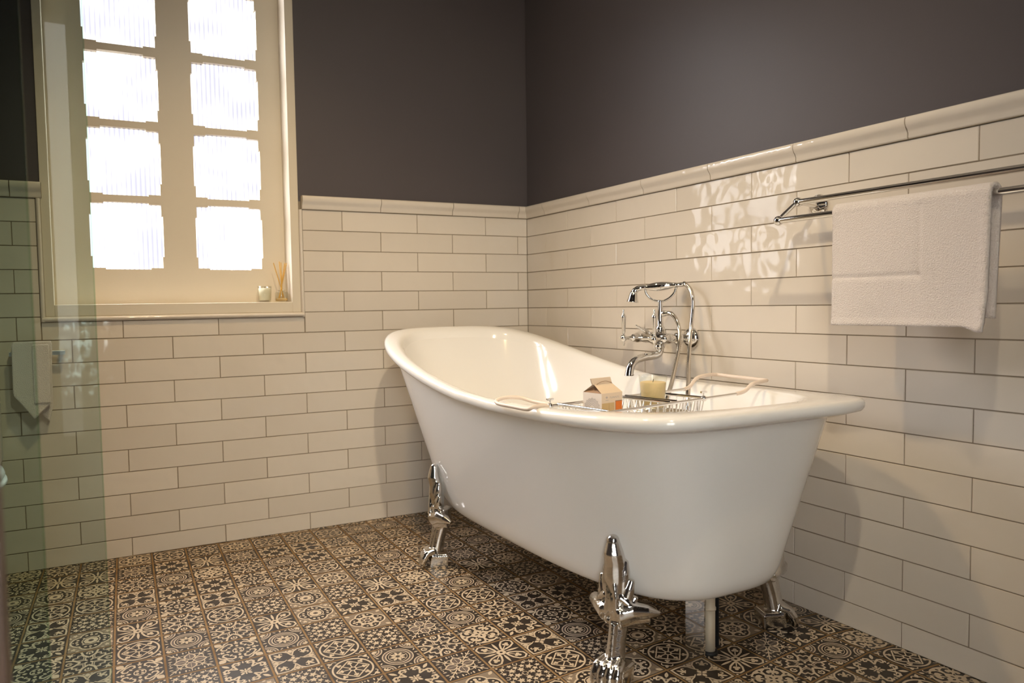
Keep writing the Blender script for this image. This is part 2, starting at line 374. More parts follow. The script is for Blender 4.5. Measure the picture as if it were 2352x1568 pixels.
# ------------------------------------------------------------------ patterned floor (inlaid motifs are flat pieces of the floor's own mesh)
def gmap(i, j):
    ic, jc = min(max(i, -2), 14), min(max(j, 0), 16)
    return (-1.65311+0.10893*i-0.00599*j+0.00036*ic*jc+0.00002*jc*jc+0.00026*ic*ic, 0.01139-0.00659*i-0.12568*j+0.00134*ic*jc-0.0001*jc*jc+0.00012*ic*ic)
DARK, CREAM, GREY, GROUT, TAUPE = range(5)
def ring(S, cx, cy, r, w, col=CREAM, n=22, a0=0, a1=2*PI):
    full = abs(a1-a0-2*PI) < 1e-6
    for k in range(n):
        t0 = a0+(a1-a0)*k/n; t1 = a0+(a1-a0)*(k+1)/n
        S.append((col, [(cx+(r-w)*math.cos(t0), cy+(r-w)*math.sin(t0)), (cx+r*math.cos(t0), cy+r*math.sin(t0)), (cx+r*math.cos(t1), cy+r*math.sin(t1)), (cx+(r-w)*math.cos(t1), cy+(r-w)*math.sin(t1))]))
def disk(S, cx, cy, r, col=CREAM, n=12, ry=None):
    S.append((col, [(cx+r*math.cos(2*PI*k/n), cy+(ry or r)*math.sin(2*PI*k/n)) for k in range(n)]))
def stroke(S, pts, w, col=CREAM, taper=False):
    N = len(pts); L_, R_ = [], []
    for i, p in enumerate(pts):
        a = pts[max(i-1, 0)]; c = pts[min(i+1, N-1)]; dx, dy = c[0]-a[0], c[1]-a[1]; l = math.hypot(dx, dy) or 1
        ww = w*(0.45+0.55*math.sin(PI*(0.12+0.8*i/(N-1)))) if taper else w
        L_.append((p[0]-dy/l*ww/2, p[1]+dx/l*ww/2)); R_.append((p[0]+dy/l*ww/2, p[1]-dx/l*ww/2))
    for i in range(N-1): S.append((col, [L_[i], R_[i], R_[i+1], L_[i+1]]))
def arc(cx, cy, r, a0, a1, n=9): return [(cx+r*math.cos(a0+(a1-a0)*k/n), cy+r*math.sin(a0+(a1-a0)*k/n)) for k in range(n+1)]
def leaf(S, x, y, ang, ln_, wd, col=CREAM):
    c, s = math.cos(ang), math.sin(ang)
    prof = ((0, 0), (0.25, 0.38), (0.5, 0.5), (0.75, 0.36), (1, 0), (0.75, -0.36), (0.5, -0.5), (0.25, -0.38))
    S.append((col, [(x+c*ln_*a-s*wd*b_, y+s*ln_*a+c*wd*b_) for a, b_ in prof]))
def trefoil(S, x, y, ang, r, col=CREAM):
    for da in (0, 2.1, -2.1): disk(S, x+r*0.75*math.cos(ang+da), y+r*0.75*math.sin(ang+da), r*0.72, col, 8)
def fleur(S, x, y, ang, s, col=CREAM):
    c, q = math.cos(ang), math.sin(ang)
    def tr(a, b_): return (x+s*(c*a-q*b_), y+s*(q*a+c*b_))
    leaf(S, *tr(-0.25, 0), ang, 1.25*s, 0.42*s, col)
    for sg in (1, -1):
        stroke(S, [tr(-0.3, 0.08*sg), tr(0.1, 0.3*sg), tr(0.32, 0.6*sg), tr(0.12, 0.82*sg), tr(-0.12, 0.72*sg)], 0.26*s, col, True)
    stroke(S, [tr(-0.32, -0.4), tr(-0.32, 0.4)], 0.16*s, col)
def rot4(F, S, n=4):
    B = []; F(B)
    for k in range(n):
        c, s = math.cos(2*PI*k/n), math.sin(2*PI*k/n)
        for col, p in B: S.append((col, [(c*a-s*b_, s*a+c*b_) for a, b_ in p]))
D4 = PI/4
def pat_A(S):
    ring(S, 0, 0, 0.92, 0.085, n=30)
    def q(B):
        stroke(B, [(0.74, 0), (0, 0.74)], 0.065); stroke(B, [(0.15, 0), (0.5, 0)], 0.055); stroke(B, [(0.11, 0.11), (0.42, 0.42)], 0.055)
        trefoil(B, 0.52, 0, 0, 0.085); trefoil(B, 0.5, 0.5, D4, 0.09)
        leaf(B, 0.74, 0.74, D4, 0.26, 0.16); stroke(B, arc(0.80, 0.62, 0.12, -1.2, 1.6, 5), 0.05); stroke(B, arc(0.62, 0.80, 0.12, 0, 2.8, 5), 0.05)
    rot4(q, S); ring(S, 0, 0, 0.17, 0.06, n=12)
def pat_B(S):
    def q(B):
        c = [(0.72+0.47*math.cos(t), 0.36*math.sin(t)*(0.75+0.35*math.cos(t))) for t in [PI*(1-k/9*2)*0.985 for k in range(10)]]
        c = [(x*math.cos(D4)-y*math.sin(D4), x*math.sin(D4)+y*math.cos(D4)) for x, y in c]
        stroke(B, c, 0.095); stroke(B, [(0.14, 0.14), (0.48, 0.48)], 0.05); trefoil(B, 0.56, 0.56, D4, 0.12)
        leaf(B, 0.2, 0, 0, 0.74, 0.13); disk(B, 0.93, 0.93, 0.055, n=7)
    rot4(q, S); disk(S, 0, 0, 0.22, n=16); disk(S, 0, 0, 0.075, DARK, 8)
def pat_C(S):
    ring(S, 0, 0, 0.72, 0.05, n=26); ring(S, 0, 0, 0.67, 0.10, GREY, n=26); ring(S, 0, 0, 0.57, 0.05, n=26); ring(S, 0, 0, 0.44, 0.03, n=20)
    def q(B):
        for a in (0, D4): leaf(B, 0.07*math.cos(a), 0.07*math.sin(a), a, 0.32, 0.15)
        stroke(B, arc(0.22*math.cos(D4/2), 0.22*math.sin(D4/2), 0.07, 0, 4.5, 5), 0.03)
        ring(B, 0.97, 0.97, 0.55, 0.05, n=8, a0=PI, a1=1.5*PI); ring(B, 0.97, 0.97, 0.50, 0.09, GREY, n=8, a0=PI, a1=1.5*PI); ring(B, 0.97, 0.97, 0.41, 0.045, n=7, a0=PI, a1=1.5*PI)
        for a in (0.3, 0.8, 1.27): leaf(B, 0.95-0.05*math.cos(a), 0.95-0.05*math.sin(a), PI+a, 0.27, 0.11)
        leaf(B, 0.78, 0, 0, 0.2, 0.09); leaf(B, 0.82, 0.2, 0.9, 0.2, 0.07); leaf(B, 0.82, -0.2, -0.9, 0.2, 0.07)
    rot4(q, S)
def pat_D(S):
    def q(B):
        leaf(B, 0.08, 0, 0, 0.66, 0.56); leaf(B, 0.14, 0, 0, 0.52, 0.40, GREY); stroke(B, [(0.16, 0), (0.6, 0)], 0.02)
        stroke(B, [(0.2, 0.2), (0.92, 0.92)], 0.05); leaf(B, 0.45, 0.45, D4+0.75, 0.22, 0.06); leaf(B, 0.45, 0.45, D4-0.75, 0.22, 0.06); leaf(B, 0.65, 0.65, D4+0.6, 0.22, 0.06); leaf(B, 0.65, 0.65, D4-0.6, 0.22, 0.06)
        stroke(B, arc(0.42, 0.28, 0.17, -0.6, 1.7, 5), 0.04); stroke(B, arc(0.28, 0.42, 0.17, -0.1, 2.2, 5), 0.04)
        for y in (-0.52, -0.26, 0.26, 0.52): leaf(B, 0.94, y, PI, 0.2, 0.08)
        stroke(B, [(0.72, 0), (0.92, 0)], 0.04); disk(B, 0.86, 0.12, 0.04, n=6); disk(B, 0.86, -0.12, 0.04, n=6)
    rot4(q, S); ring(S, 0, 0, 0.16, 0.04, n=12); disk(S, 0, 0, 0.11, DARK, 10)
def pat_E(S):
    def q(B):
        leaf(B, 0.60, 0.60, D4, 0.44, 0.17)
        for sg in (1, -1):
            def m(x, y): return (x, y) if sg > 0 else (y, x)
            stroke(B, [m(*p) for p in ((0.30, 0.30), (0.42, 0.56), (0.46, 0.76), (0.36, 0.88), (0.22, 0.84), (0.17, 0.70), (0.26, 0.64))], 0.12, CREAM, True)
            stroke(B, [m(*p) for p in ((0.52, 0.52), (0.66, 0.40), (0.72, 0.26))], 0.07, CREAM, True)
        leaf(B, 0.06, 0.06, D4, 0.26, 0.13); leaf(B, 0.06, 0, 0, 0.2, 0.08)
        leaf(B, 0.80, 0.08, 0.8, 0.2, 0.08); leaf(B, 0.80, -0.08, -0.8, 0.2, 0.08); leaf(B, 0.96, 0, PI, 0.22, 0.08)
    rot4(q, S); disk(S, 0, 0, 0.08, n=8)
def oak(S, x, y, ang, s):
    pts = []
    for k in range(10):
        r = s*(1.0 if k % 2 == 0 else 0.48); a = ang+2*PI*k/10
        pts.append((x+r*math.cos(a), y+r*math.sin(a)))
    cx = (x, y)
    for k in range(10): S.append((CREAM, [cx, pts[k], pts[(k+1) % 10]]))
def pat_F(S):
    def q(B):
        oak(B, 0.36, 0, 0, 0.19); oak(B, 0.60, 0.16, 0.3, 0.15); oak(B, 0.60, -0.18, -0.3, 0.15); oak(B, 0.44, 0.42, D4, 0.20); oak(B, 0.82, 0.34, 0.2, 0.14); oak(B, 0.82, -0.38, 0.8, 0.13); oak(B, 0.74, 0.72, D4, 0.16)
        stroke(B, arc(0.86, 0.02, 0.1, 0.4, 5.2, 7), 0.045); stroke(B, arc(0.62, 0.92, 0.12, 2.8, 6.2, 6), 0.04); stroke(B, [(0.1, 0), (0.3, 0.02)], 0.04); disk(B, 0.93, 0.58, 0.05, n=6); disk(B, 0.94, 0.90, 0.055, n=6); stroke(B, [(0.3, 0.3), (0.62, 0.62)], 0.035)
    rot4(q, S); stroke(S, [(-0.1, -0.1), (0.1, -0.1), (0.1, 0.1), (-0.1, 0.1), (-0.1, -0.1)], 0.04)
def quatre(S, r, o, col, n=16):
    for k in range(4): disk(S, o*math.cos(k*PI/2), o*math.sin(k*PI/2), r, col, n)
    S.append((col, [(o, o), (-o, o), (-o, -o), (o, -o)]))
def pat_G(S):
    S.append((TAUPE, [(-0.96, -0.96), (0.96, -0.96), (0.96, 0.96), (-0.96, 0.96)]))
    quatre(S, 0.535, 0.40, CREAM); quatre(S, 0.455, 0.40, DARK)
    def q(B):
        leaf(B, 0.70, 0.70, D4, 0.32, 0.18)
        for a, r in ((0, 0.30), (D4, 0.32)): stroke(B, [(0.16*math.cos(a), 0.16*math.sin(a)), (r*math.cos(a), r*math.sin(a))], 0.05); trefoil(B, (r+0.13)*math.cos(a), (r+0.13)*math.sin(a), a, 0.12)
        disk(B, 0.68, 0, 0.09, n=8); disk(B, 0.62, 0.2, 0.06, n=6); disk(B, 0.62, -0.2, 0.06, n=6)
    rot4(q, S); ring(S, 0, 0, 0.19, 0.05, n=12); disk(S, 0, 0, 0.14, GREY, 10)
def pat_L(S):
    S.append((TAUPE, [(-0.96, -0.96), (0.96, -0.96), (0.96, 0.96), (-0.96, 0.96)]))
    quatre(S, 0.535, 0.40, CREAM); quatre(S, 0.455, 0.40, DARK)
    def q(B):
        oak(B, 0.72, 0.72, D4, 0.15); leaf(B, 0.88, 0.45, 1.2, 0.2, 0.1); leaf(B, 0.45, 0.88, 0.4, 0.2, 0.1)
        for a in (-0.35, 0.0, 0.35): disk(B, 0.62*math.cos(a), 0.62*math.sin(a), 0.075, n=7)
        disk(B, 0.78, 0, 0.05, n=6); disk(B, 0.46*math.cos(D4), 0.46*math.sin(D4), 0.06, n=6)
    rot4(q, S); ring(S, 0, 0, 0.42, 0.05, n=20); disk(S, 0, 0, 0.33, CREAM, 8); disk(S, 0, 0, 0.13, GREY, 8); disk(S, 0, 0, 0.06, DARK, 8)
def pat_H(S):
    S.append((TAUPE, [(-0.96, -0.96), (0.96, -0.96), (0.96, 0.96), (-0.96, 0.96)]))
    def lobe(w, tip):
        pr = ((0.14, 0.30), (0.36, 0.34), (0.62, 0.47), (0.86, 0.44), (1.10, 0.26), (1.32, 0.0))
        pts = [(a*tip/1.32 if a > 1 else a, b_*w) for a, b_ in pr]; pts = pts+[(a, -b_) for a, b_ in reversed(pts[:-1])]
        c = math.cos(D4)
        return [((x-y)*c, (x+y)*c) for x, y in pts]
    def q(B):
        B.append((CREAM, lobe(1.0, 1.33))); B.append((DARK, lobe(0.83, 1.23)))
        fleur(B, 0.56, 0.56, D4, 0.30); leaf(B, 0.66, 0, 0, 0.28, 0.2); disk(B, 0.9, 0.16, 0.05, n=6); disk(B, 0.9, -0.16, 0.05, n=6)
    rot4(q, S)
    S.append((GREY, [(0.3, 0), (0, 0.3), (-0.3, 0), (0, -0.3)]))
    def q2(B): leaf(B, 0.03, 0, 0, 0.27, 0.17)
    rot4(q2, S)
def pat_I(S):
    def q(B):
        hp = [(0.28, 0.0), (0.46, 0.20), (0.64, 0.24), (0.74, 0.12), (0.64, 0.0), (0.74, -0.12), (0.64, -0.24), (0.46, -0.20), (0.28, 0.0)]
        c = math.cos(D4); hr = [((x-y)*c, (x+y)*c) for x, y in hp]
        stroke(B, [(x*1.12-0.03, y*1.12-0.03) for x, y in hr], 0.13); stroke(B, hr, 0.05, GREY)
        stroke(B, [(0.36, 0), (0.62, 0.26), (0.97, 0.36)], 0.10); stroke(B, [(0.36, 0), (0.62, -0.26), (0.97, -0.36)], 0.10)
        stroke(B, arc(0.80, 0.0, 0.13, -2.4, 2.4, 7), 0.07); leaf(B, 0.62, 0, 0, 0.22, 0.09)
        leaf(B, 0.70, 0.70, D4, 0.36, 0.15); stroke(B, arc(0.90, 0.66, 0.1, 0, 4, 5), 0.05); stroke(B, arc(0.66, 0.90, 0.1, 2, 6, 5), 0.05)
        leaf(B, 0.05, 0.05, D4, 0.2, 0.11)
    rot4(q, S)
def pat_J(S):
    ring(S, 0, 0, 0.27, 0.05, n=16)
    def q(B):
        disk(B, 0.10, 0.10, 0.07, n=7); leaf(B, 0.66, 0.66, D4, 0.42, 0.34); disk(B, 0.66, 0.66, 0.09, n=8)
        for sg in (1, -1):
            def m(x, y): return (x, y) if sg > 0 else (y, x)
            stroke(B, [m(*p) for p in ((0.58, 0.58), (0.36, 0.74), (0.22, 0.68), (0.20, 0.52), (0.32, 0.46))], 0.11, CREAM, True)
            stroke(B, [m(*p) for p in ((0.64, 0.62), (0.50, 0.86), (0.32, 0.94))], 0.10, CREAM, True)
        leaf(B, 0.30, 0.30, D4, 0.2, 0.12); leaf(B, 0.34, 0, 0, 0.22, 0.15); oak(B, 0.72, 0, 0, 0.14); leaf(B, 0.94, 0, PI, 0.16, 0.1)
    rot4(q, S)
def pat_K(S):
    S.append((CREAM, [(0.93*math.cos(2*PI*k/24)*1.02, 0.93*math.sin(2*PI*k/24)*1.02) for k in range(24)]))
    def q(B):
        for sg in (1, -1):
            def m(x, y): return (x, y) if sg > 0 else (y, x)
            stroke(B, [m(*p) for p in ((0.64, 0.50), (0.72, 0.34), (0.66, 0.16), (0.48, 0.12), (0.36, 0.22), (0.44, 0.32))], 0.15, DARK, True)
        leaf(B, 0.50, 0.50, D4, 0.34, 0.13, DARK); leaf(B, 0.07, 0, 0, 0.2, 0.10, DARK); leaf(B, 0.86, 0, PI, 0.16, 0.12, DARK); leaf(B, 0.20, 0.20, D4, 0.15, 0.09, DARK)
        leaf(B, 0.78, 0.78, D4, 0.2, 0.14); stroke(B, arc(0.90, 0.55, 0.09, 0, 4, 5), 0.04); stroke(B, arc(0.55, 0.90, 0.09, 2, 6, 5), 0.04)
    rot4(q, S)
PATS = {}
for k in 'ABCDEFGHIJKL':
    S = []; globals()['pat_'+k](S); PATS[k] = S
CELLS = {-3: 'KJLCFEAHDEIF', -2: 'IBLAHEJFCD', -1: 'FBKAFLIHCE', 0: 'GDIHCBAJFC', 1: 'AECEJICDFB', 2: 'FBKEHAIJEL', 3: 'GDIJCFBCHFA', 4: 'AECIBLLFAAD', 5: 'IHEAGFEGFCEB', 6: 'AJGEDBHJDIDG', 7: 'CDFCIKIACKBF', 8: 'CAIAEFCAIEHAL', 9: 'IJKADBDJHJCFGE', 10: 'HEKCIKFGEIBLAHC', 11: 'JDCHBAEIFDCIJBK', 12: 'BFGAKCHEDBJFGDIH', 13: 'EJHCDIFKALGBAECE', 14: 'DKIBEGAFHCJLCBKA'}
fb = MB(); lv = {}
for i in range(-10, 16):
    for j in range(-1, 29):
        row = CELLS.get(i, '')
        p = row[j] if 0 <= j < len(row) else 'ABCDEFGHIJKL'[(i*7+j*5+(i*j) % 5*3) % 12]
        def P2(a, b_, z): x, y = gmap(i+0.5+a*0.5*0.955, j+0.5-b_*0.5*0.955); return (x, y, z)
        q = [gmap(i+a, j+b_) for a, b_ in ((0, 0), (1, 0), (1, 1), (0, 1))]
        fb.add([(x, y, 0) for x, y in q], ((0, 1, 2, 3),), GROUT)
        fb.add([P2(a, b_, 0.0001) for a, b_ in ((-1, -1), (1, -1), (1, 1), (-1, 1))], ((0, 1, 2, 3),), DARK)
        for n_, (col, pts) in enumerate(PATS[p]):
            fb.add([P2(min(max(a, -1), 1), min(max(b_, -1), 1), 0.00012+0.0000016*n_) for a, b_ in pts], (tuple(range(len(pts))),), col)
M_FD = mat('floor_dark_inlay', (0.034, 0.025, 0.019), 0.40, 0, 0.4); varied(M_FD, (0.028, 0.02, 0.015), (0.045, 0.034, 0.026), 30)
M_FC = mat('floor_cream_inlay', (0.62, 0.50, 0.35), 0.42, 0, 0.4); varied(M_FC, (0.56, 0.445, 0.305), (0.66, 0.535, 0.385), 14)
M_FG = mat('floor_grey_inlay', (0.14, 0.105, 0.085), 0.42, 0, 0.4)
M_FGR = mat('floor_ochre_grout', (0.25, 0.145, 0.055), 0.8); varied(M_FGR, (0.20, 0.11, 0.04), (0.34, 0.21, 0.09), 9)
M_FT = mat('floor_taupe_inlay', (0.25, 0.19, 0.13), 0.42, 0, 0.4)
fm = bpy.data.meshes.new('floor'); fm.from_pydata(fb.v, [], fb.f)
for m in (M_FD, M_FC, M_FG, M_FGR, M_FT): fm.materials.append(m)
fm.polygons.foreach_set('material_index', fb.m)
fbm = bmesh.new(); fbm.from_mesh(fm)
bmesh.ops.reverse_faces(fbm, faces=[f for f in fbm.faces if f.normal.z < 0])
fbm.to_mesh(fm); fbm.free()
fo = bpy.data.objects.new('floor', fm); C.objects.link(fo); struct(fo)

# ------------------------------------------------------------------ bathtub
XC, YC, RA, RB, NF, NN, RZ0, RDZ, RYS, RPW, RZN = -0.456433, -0.956312, 0.367002, 0.805536, 4.161294, 5.763857, 0.590327, 0.162937, -1.087367, 1.607218, 0.022251
BA, BBF, BBN, BZ, BN, BRHO, BNIN, BIA, BIF, BIN, BNF, BNN, BBUL = 0.248652, 0.529465, 0.678990, 0.185941, 3.348226, 0.137395, 0.025299, 0.024429, 0.032935, 0.037523, 3.863772, 3.784315, -0.000103
sg = lambda v, p: math.copysign(abs(v)**p, v)
def zrim(y):
    u = max((y-RYS)/(YC+RB-RYS), 0); un = max((RYS-y)/(RYS-(YC-RB)), 0)
    return RZ0+RDZ*u**RPW+RZN*un*un
NT = 144
def plan(t, a, bf, bn, nf, nn):
    c, s = math.cos(t), math.sin(t); n = nf if s > 0 else nn
    return XC+a*sg(c, 2/n), YC+(bf if s > 0 else bn)*sg(s, 2/n)
TT = []
for k in range(NT):          # parameter spaced so the flat sides and the corners both get enough points
    t = 2*PI*k/NT; TT.append(math.atan2(sg(math.sin(t), 1.35), sg(math.cos(t), 1.35)))
def rim_pt(t, off, dz):
    x, y = plan(t, RA+off, RB+off, RB+off, NF, NN); return Vector((x, y, zrim(y)+dz))
IN = (0.034, 0.028, 0.085)
def in_pt(t, ins, dz):
    x, y = plan(t, RA-IN[0]-ins, RB-IN[1]-ins, RB-IN[2]-ins, 3.4, 3.2); return Vector((x, y, zrim(y)+dz))
def body_row(w):
    """outer skin, w 0 (under the rim) .. 2 (centre of the base)"""
    out = []
    for t in TT:
        x, y = plan(t, RA-BIA, RB-BIF, RB-BIN, BNF, BNN); top = Vector((x, y, zrim(y)-0.02))
        kx, ky = plan(t, BA, BBF, BBN, BN, BN); K = Vector((kx, ky, BZ)); cc = Vector((XC, YC, BZ))
        A = top+(K-top)*(1-BRHO); B_ = K+(cc-K)*0.06
        if w <= 1: out.append(top.lerp(A, w))
        elif w <= 2: v = w-1; out.append(A*(1-v)**2+K*2*v*(1-v)+B_*v*v)
        else: out.append(B_.lerp(cc, w-2))
    return out
tub = thing('bathtub', 'white freestanding slipper bathtub on chrome lion paw feet beside the tiled wall', 'bathtub', (XC, YC, 0))
b = MB(); rows = [body_row(w) for w in [0, .12, .25, .4, .55, .7, .85, 1.0, 1.15, 1.3, 1.5, 1.7, 1.85, 2.0, 2.5, 2.97]]
b.grid(rows, closed=True); b.build('outer_shell', M_ENAMEL, tub)
b = MB(); rows = [[rim_pt(t, o, z) for t in TT] for o, z in ((-0.034, -0.024), (-0.013, -0.0175), (-0.004, -0.0150), (-0.0005, -0.009), (0.0005, -0.001), (-0.001, 0.0055), (-0.005, 0.0105), (-0.012, 0.0130))]
rows += [[in_pt(t, o, z) for t in TT] for o, z in ((-0.012, 0.0130), (-0.003, 0.0115), (0.004, 0.0075), (0.009, 0.0010), (0.013, -0.0080), (0.017, -0.0200))]
b.grid(rows, closed=True); b.build('rim', M_ENAMEL, tub)
b = MB(); rows = []
for w in [0, .1, .25, .4, .55, .7, .82, .92, 1.0]:
    row = []
    for t in TT:
        top = in_pt(t, 0.017, -0.020)
        kx, ky = plan(t, BA-0.035, BBF-0.05, BBN-0.05, 2.8, 2.8); K = Vector((kx, ky, BZ+0.03)); cc = Vector((XC, YC, BZ+0.025))
        A = top.lerp(K, 0.62); B_ = K.lerp(cc, 0.35)
        row.append(top.lerp(A, w))
    rows.append(row)
for v in [.1, .2, .32, .45, .6, .8, 1.0]:
    row = []
    for t in TT:
        top = in_pt(t, 0.017, -0.020); kx, ky = plan(t, BA-0.035, BBF-0.05, BBN-0.05, 2.8, 2.8); K = Vector((kx, ky, BZ+0.03)); cc = Vector((XC, YC, BZ+0.025))
        A = top.lerp(K, 0.62); B_ = K.lerp(cc, 0.35); row.append(A*(1-v)**2+K*2*v*(1-v)+B_*v*v)
    rows.append(row)
cc = Vector((XC, YC, BZ+0.025)); last = rows[-1]
for w in (.3, .6, .97): rows.append([p.lerp(cc, w) for p in last])
b.grid(rows, closed=True); b.build('basin', M_ENAMEL, tub)
b = MB(); b.lathe([(0, 0.004), (0.02, 0.004), (0.034, 0.002), (0.036, 0)], Matrix.Translation((XC, YC-0.45, BZ+0.026))); b.build('plughole', M_CHROME, tub)

# claw feet: organic volume remeshed from lobes, one mesh each
SKIN = [p for w in [.55, .6, .65, .7, .75, .8, .85, .9, .95, 1.0, 1.1, 1.2, 1.3, 1.45, 1.6, 1.8, 2.0] for p in body_row(w)]
def foot(F, D, ztop=0.322):
    D = Vector((D[0], D[1], 0)).normalized(); S_ = Vector((-D.y, D.x, 0)); F = Vector((F[0], F[1], 0))
    def ob(z, s0=0.0):
        best = -9
        for p in SKIN:
            if abs(p.z-z) < 0.018:
                q = p-F
                if abs(q.dot(S_)-s0) < 0.03: best = max(best, q.dot(D))
        return best if best > -1 else -0.05
    W = lambda o, s, z: F+D*o+S_*s+Vector((0, 0, z))
    b = MB()
    b.tube([W(-0.012, 0, 0.02), W(-0.012, 0, 0.05), W(-0.020, 0, 0.09), W(-0.030, 0, 0.125), W(ob(.2)*0.5-0.012, 0, 0.155), W(ob(.22)+0.008, 0, 0.19)], [0.027, 0.0225, 0.0205, 0.0215, 0.027, 0.027], 14)
    b.tube([W(0.006, 0, 0.05), W(-0.001, 0, 0.09), W(-0.010, 0, 0.135)], [0.010, 0.0085, 0.009], 8)
    def lobe(s0, s1, z0, z1, r, out=0.010):
        P = []; Rr = []
        for k in range(7):
            t = k/6; z = z0+(z1-z0)*t; s_ = s0+(s1-s0)*t
            P.append(W(max(ob(max(z, 0.2), s_), -0.03)+out*(1-0.35*t)+0.004*math.sin(PI*t), s_, z)); Rr.append(r*(0.55+0.55*math.sin(PI*(0.15+0.72*t))) if t < 0.99 else r*0.6)
        b.tube(P, Rr, 10); b.ball(P[-1], r*0.62, 6)
    lobe(0, 0, 0.16, ztop, 0.0235, 0.012); 
    for s0, s1, z0, z1 in ((-0.012, -0.006, 0.160, 0.262), (0.012, 0.007, 0.160, 0.272), (0.0, 0.0, 0.165, 0.248)):
        b.tube([W(max(ob(max(z0+(z1-z0)*k/6, 0.2), 0), -0.03)+0.0385-0.009*k/6, s0+(s1-s0)*k/6+0.003*math.sin(k), z0+(z1-z0)*k/6) for k in range(7)], [0.004, 0.0058, 0.0064, 0.0062, 0.0056, 0.0048, 0.0034], 8)
    if ztop > 0.3: b.ball(W(ob(0.30)+0.010, 0, 0.302), 0.0185, 8)
    lobe(0.010, 0.021, 0.155, 0.272, 0.0145); lobe(-0.010, -0.021, 0.155, 0.272, 0.0145)
    lobe(0.016, 0.036, 0.15, 0.232, 0.0125); lobe(-0.016, -0.036, 0.15, 0.232, 0.0125); lobe(0.012, 0.044, 0.15, 0.196, 0.010, 0.006); lobe(-0.012, -0.044, 0.15, 0.196, 0.010, 0.006)
    for sx in (1, -1):
        b.tube([W(-0.006, sx*0.012, 0.160), W(-0.022, sx*0.040, 0.170), W(-0.040, sx*0.066, 0.168), W(-0.056, sx*0.088, 0.164)], [0.024, 0.021, 0.015, 0.005], 10)
        b.tube([W(-0.012, sx*0.01, 0.142), W(-0.030, sx*0.038, 0.148), W(-0.048, sx*0.068, 0.150)], [0.016, 0.013, 0.009], 8); b.tube([W(-0.004, sx*0.016, 0.20), W(-0.012, sx*0.034, 0.186), W(-0.014, sx*0.040, 0.168), W(-0.006, sx*0.030, 0.156)], [0.008, 0.0095, 0.009, 0.006], 8)
        b.ball(W(0.004, sx*0.022, 0.168), 0.010, 6)
    for s_ in (-0.027, -0.009, 0.009, 0.027):
        k = 1-abs(s_)*5
        b.tube([W(-0.006, s_*0.75, 0.056), W(0.012*k+0.006, s_*0.9, 0.048), W(0.026*k+0.006, s_, 0.032), W(0.030*k+0.008, s_, 0.016), W(0.028*k+0.006, s_, 0.006)], [0.010, 0.0115, 0.0115, 0.0095, 0.006], 10)
        b.ball(W(0.020*k+0.006, s_, 0.046), 0.0088, 6); b.ball(W(0.034*k+0.008, s_, 0.010), 0.006, 6)
    v = [W(o, s_, z) for o, s_, z in ((-0.048, -0.027, 0), (0.012, -0.031, 0), (0.012, 0.031, 0), (-0.048, 0.027, 0), (-0.050, -0.029, 0.036), (0.006, -0.031, 0.036), (0.006, 0.031, 0.036), (-0.050, 0.029, 0.036))]
    b.add(v, ((0, 3, 2, 1), (4, 5, 6, 7), (0, 1, 5, 4), (1, 2, 6, 5), (2, 3, 7, 6), (3, 0, 4, 7)))
    v = [W(o, s_, z) for o, s_, z in ((-0.052, -0.031, 0.036), (0.004, -0.033, 0.036), (0.004, 0.033, 0.036), (-0.052, 0.031, 0.036), (-0.046, -0.026, 0.045), (0.004, -0.030, 0.045), (0.004, 0.030, 0.045), (-0.046, 0.026, 0.045))]
    b.add(v, ((0, 3, 2, 1), (4, 5, 6, 7), (0, 1, 5, 4), (1, 2, 6, 5), (2, 3, 7, 6), (3, 0, 4, 7)))
    o = b.build('foot', M_FOOTCHROME, tub)
    rm = o.modifiers.new('remesh', 'REMESH'); rm.mode = 'VOXEL'; rm.voxel_size = 0.0021; rm.use_smooth_shade = True
    sm = o.modifiers.new('smooth', 'SMOOTH'); sm.factor = 0.5; sm.iterations = 3
    return o
foot((-0.715, -1.512), (-0.93, -0.40)); foot((-0.742, -0.605), (-0.93, 0.37)); foot((-0.150, -1.470), (0.93, -0.37), 0.25); foot((-0.165, -0.605), (0.93, 0.37), 0.25)

# ------------------------------------------------------------------ waste pipe and its chrome cover under the tub
wp = thing('waste_pipe', 'white plastic waste pipe standing inside the chrome channel under the bathtub', 'pipe', (-0.415, -1.500, 0))
b = MB(); b.lathe([(0.0, 0.0), (0.0135, 0.0), (0.0135, 0.112), (0.0, 0.112)], Matrix.Translation((-0.418, -1.502, 0))); b.build('lower_pipe', M_PVC, wp)
b = MB(); b.lathe([(0.0, 0.108), (0.0155, 0.108), (0.0155, 0.113), (0.0135, 0.115), (0.0135, 0.150), (0.0, 0.150)], Matrix.Translation((-0.418, -1.502, 0))); b.build('pipe_collar', M_PVC, wp)
b = MB(); b.lathe([(0.0, 0.0003), (0.020, 0.0003), (0.020, 0.006), (0.014, 0.008), (0.0, 0.008)], Matrix.Translation((-0.418, -1.502, 0))); b.build('floor_flange', M_DARKHOLE, wp)
b = MB(); b.lathe([(0.0, 0.149), (0.011, 0.149), (0.011, BZ-0.0006), (0.0, BZ-0.0006)], Matrix.Translation((-0.418, -1.502, 0))); b.build('drain_stub', M_DARKHOLE, wp)
b = MB(); t_ = 0.0025
A0, A1, A2, A3 = (-0.447, -1.452), (-0.4495, -1.518), (-0.377, -1.500), (-0.375, -1.445)
def wallseg(b, p, q, t, z0, z1, mi=0):
    p = Vector(p); q = Vector(q); n = (q-p).normalized(); n = Vector((-n.y, n.x))*t
    c = [p, q, q+n, p+n]; v = [(a.x, a.y, z) for z in (z0, z1) for a in c]
    b.add(v, ((0, 3, 2, 1), (4, 5, 6, 7), (0, 1, 5, 4), (1, 2, 6, 5), (2, 3, 7, 6), (3, 0, 4, 7)), mi)
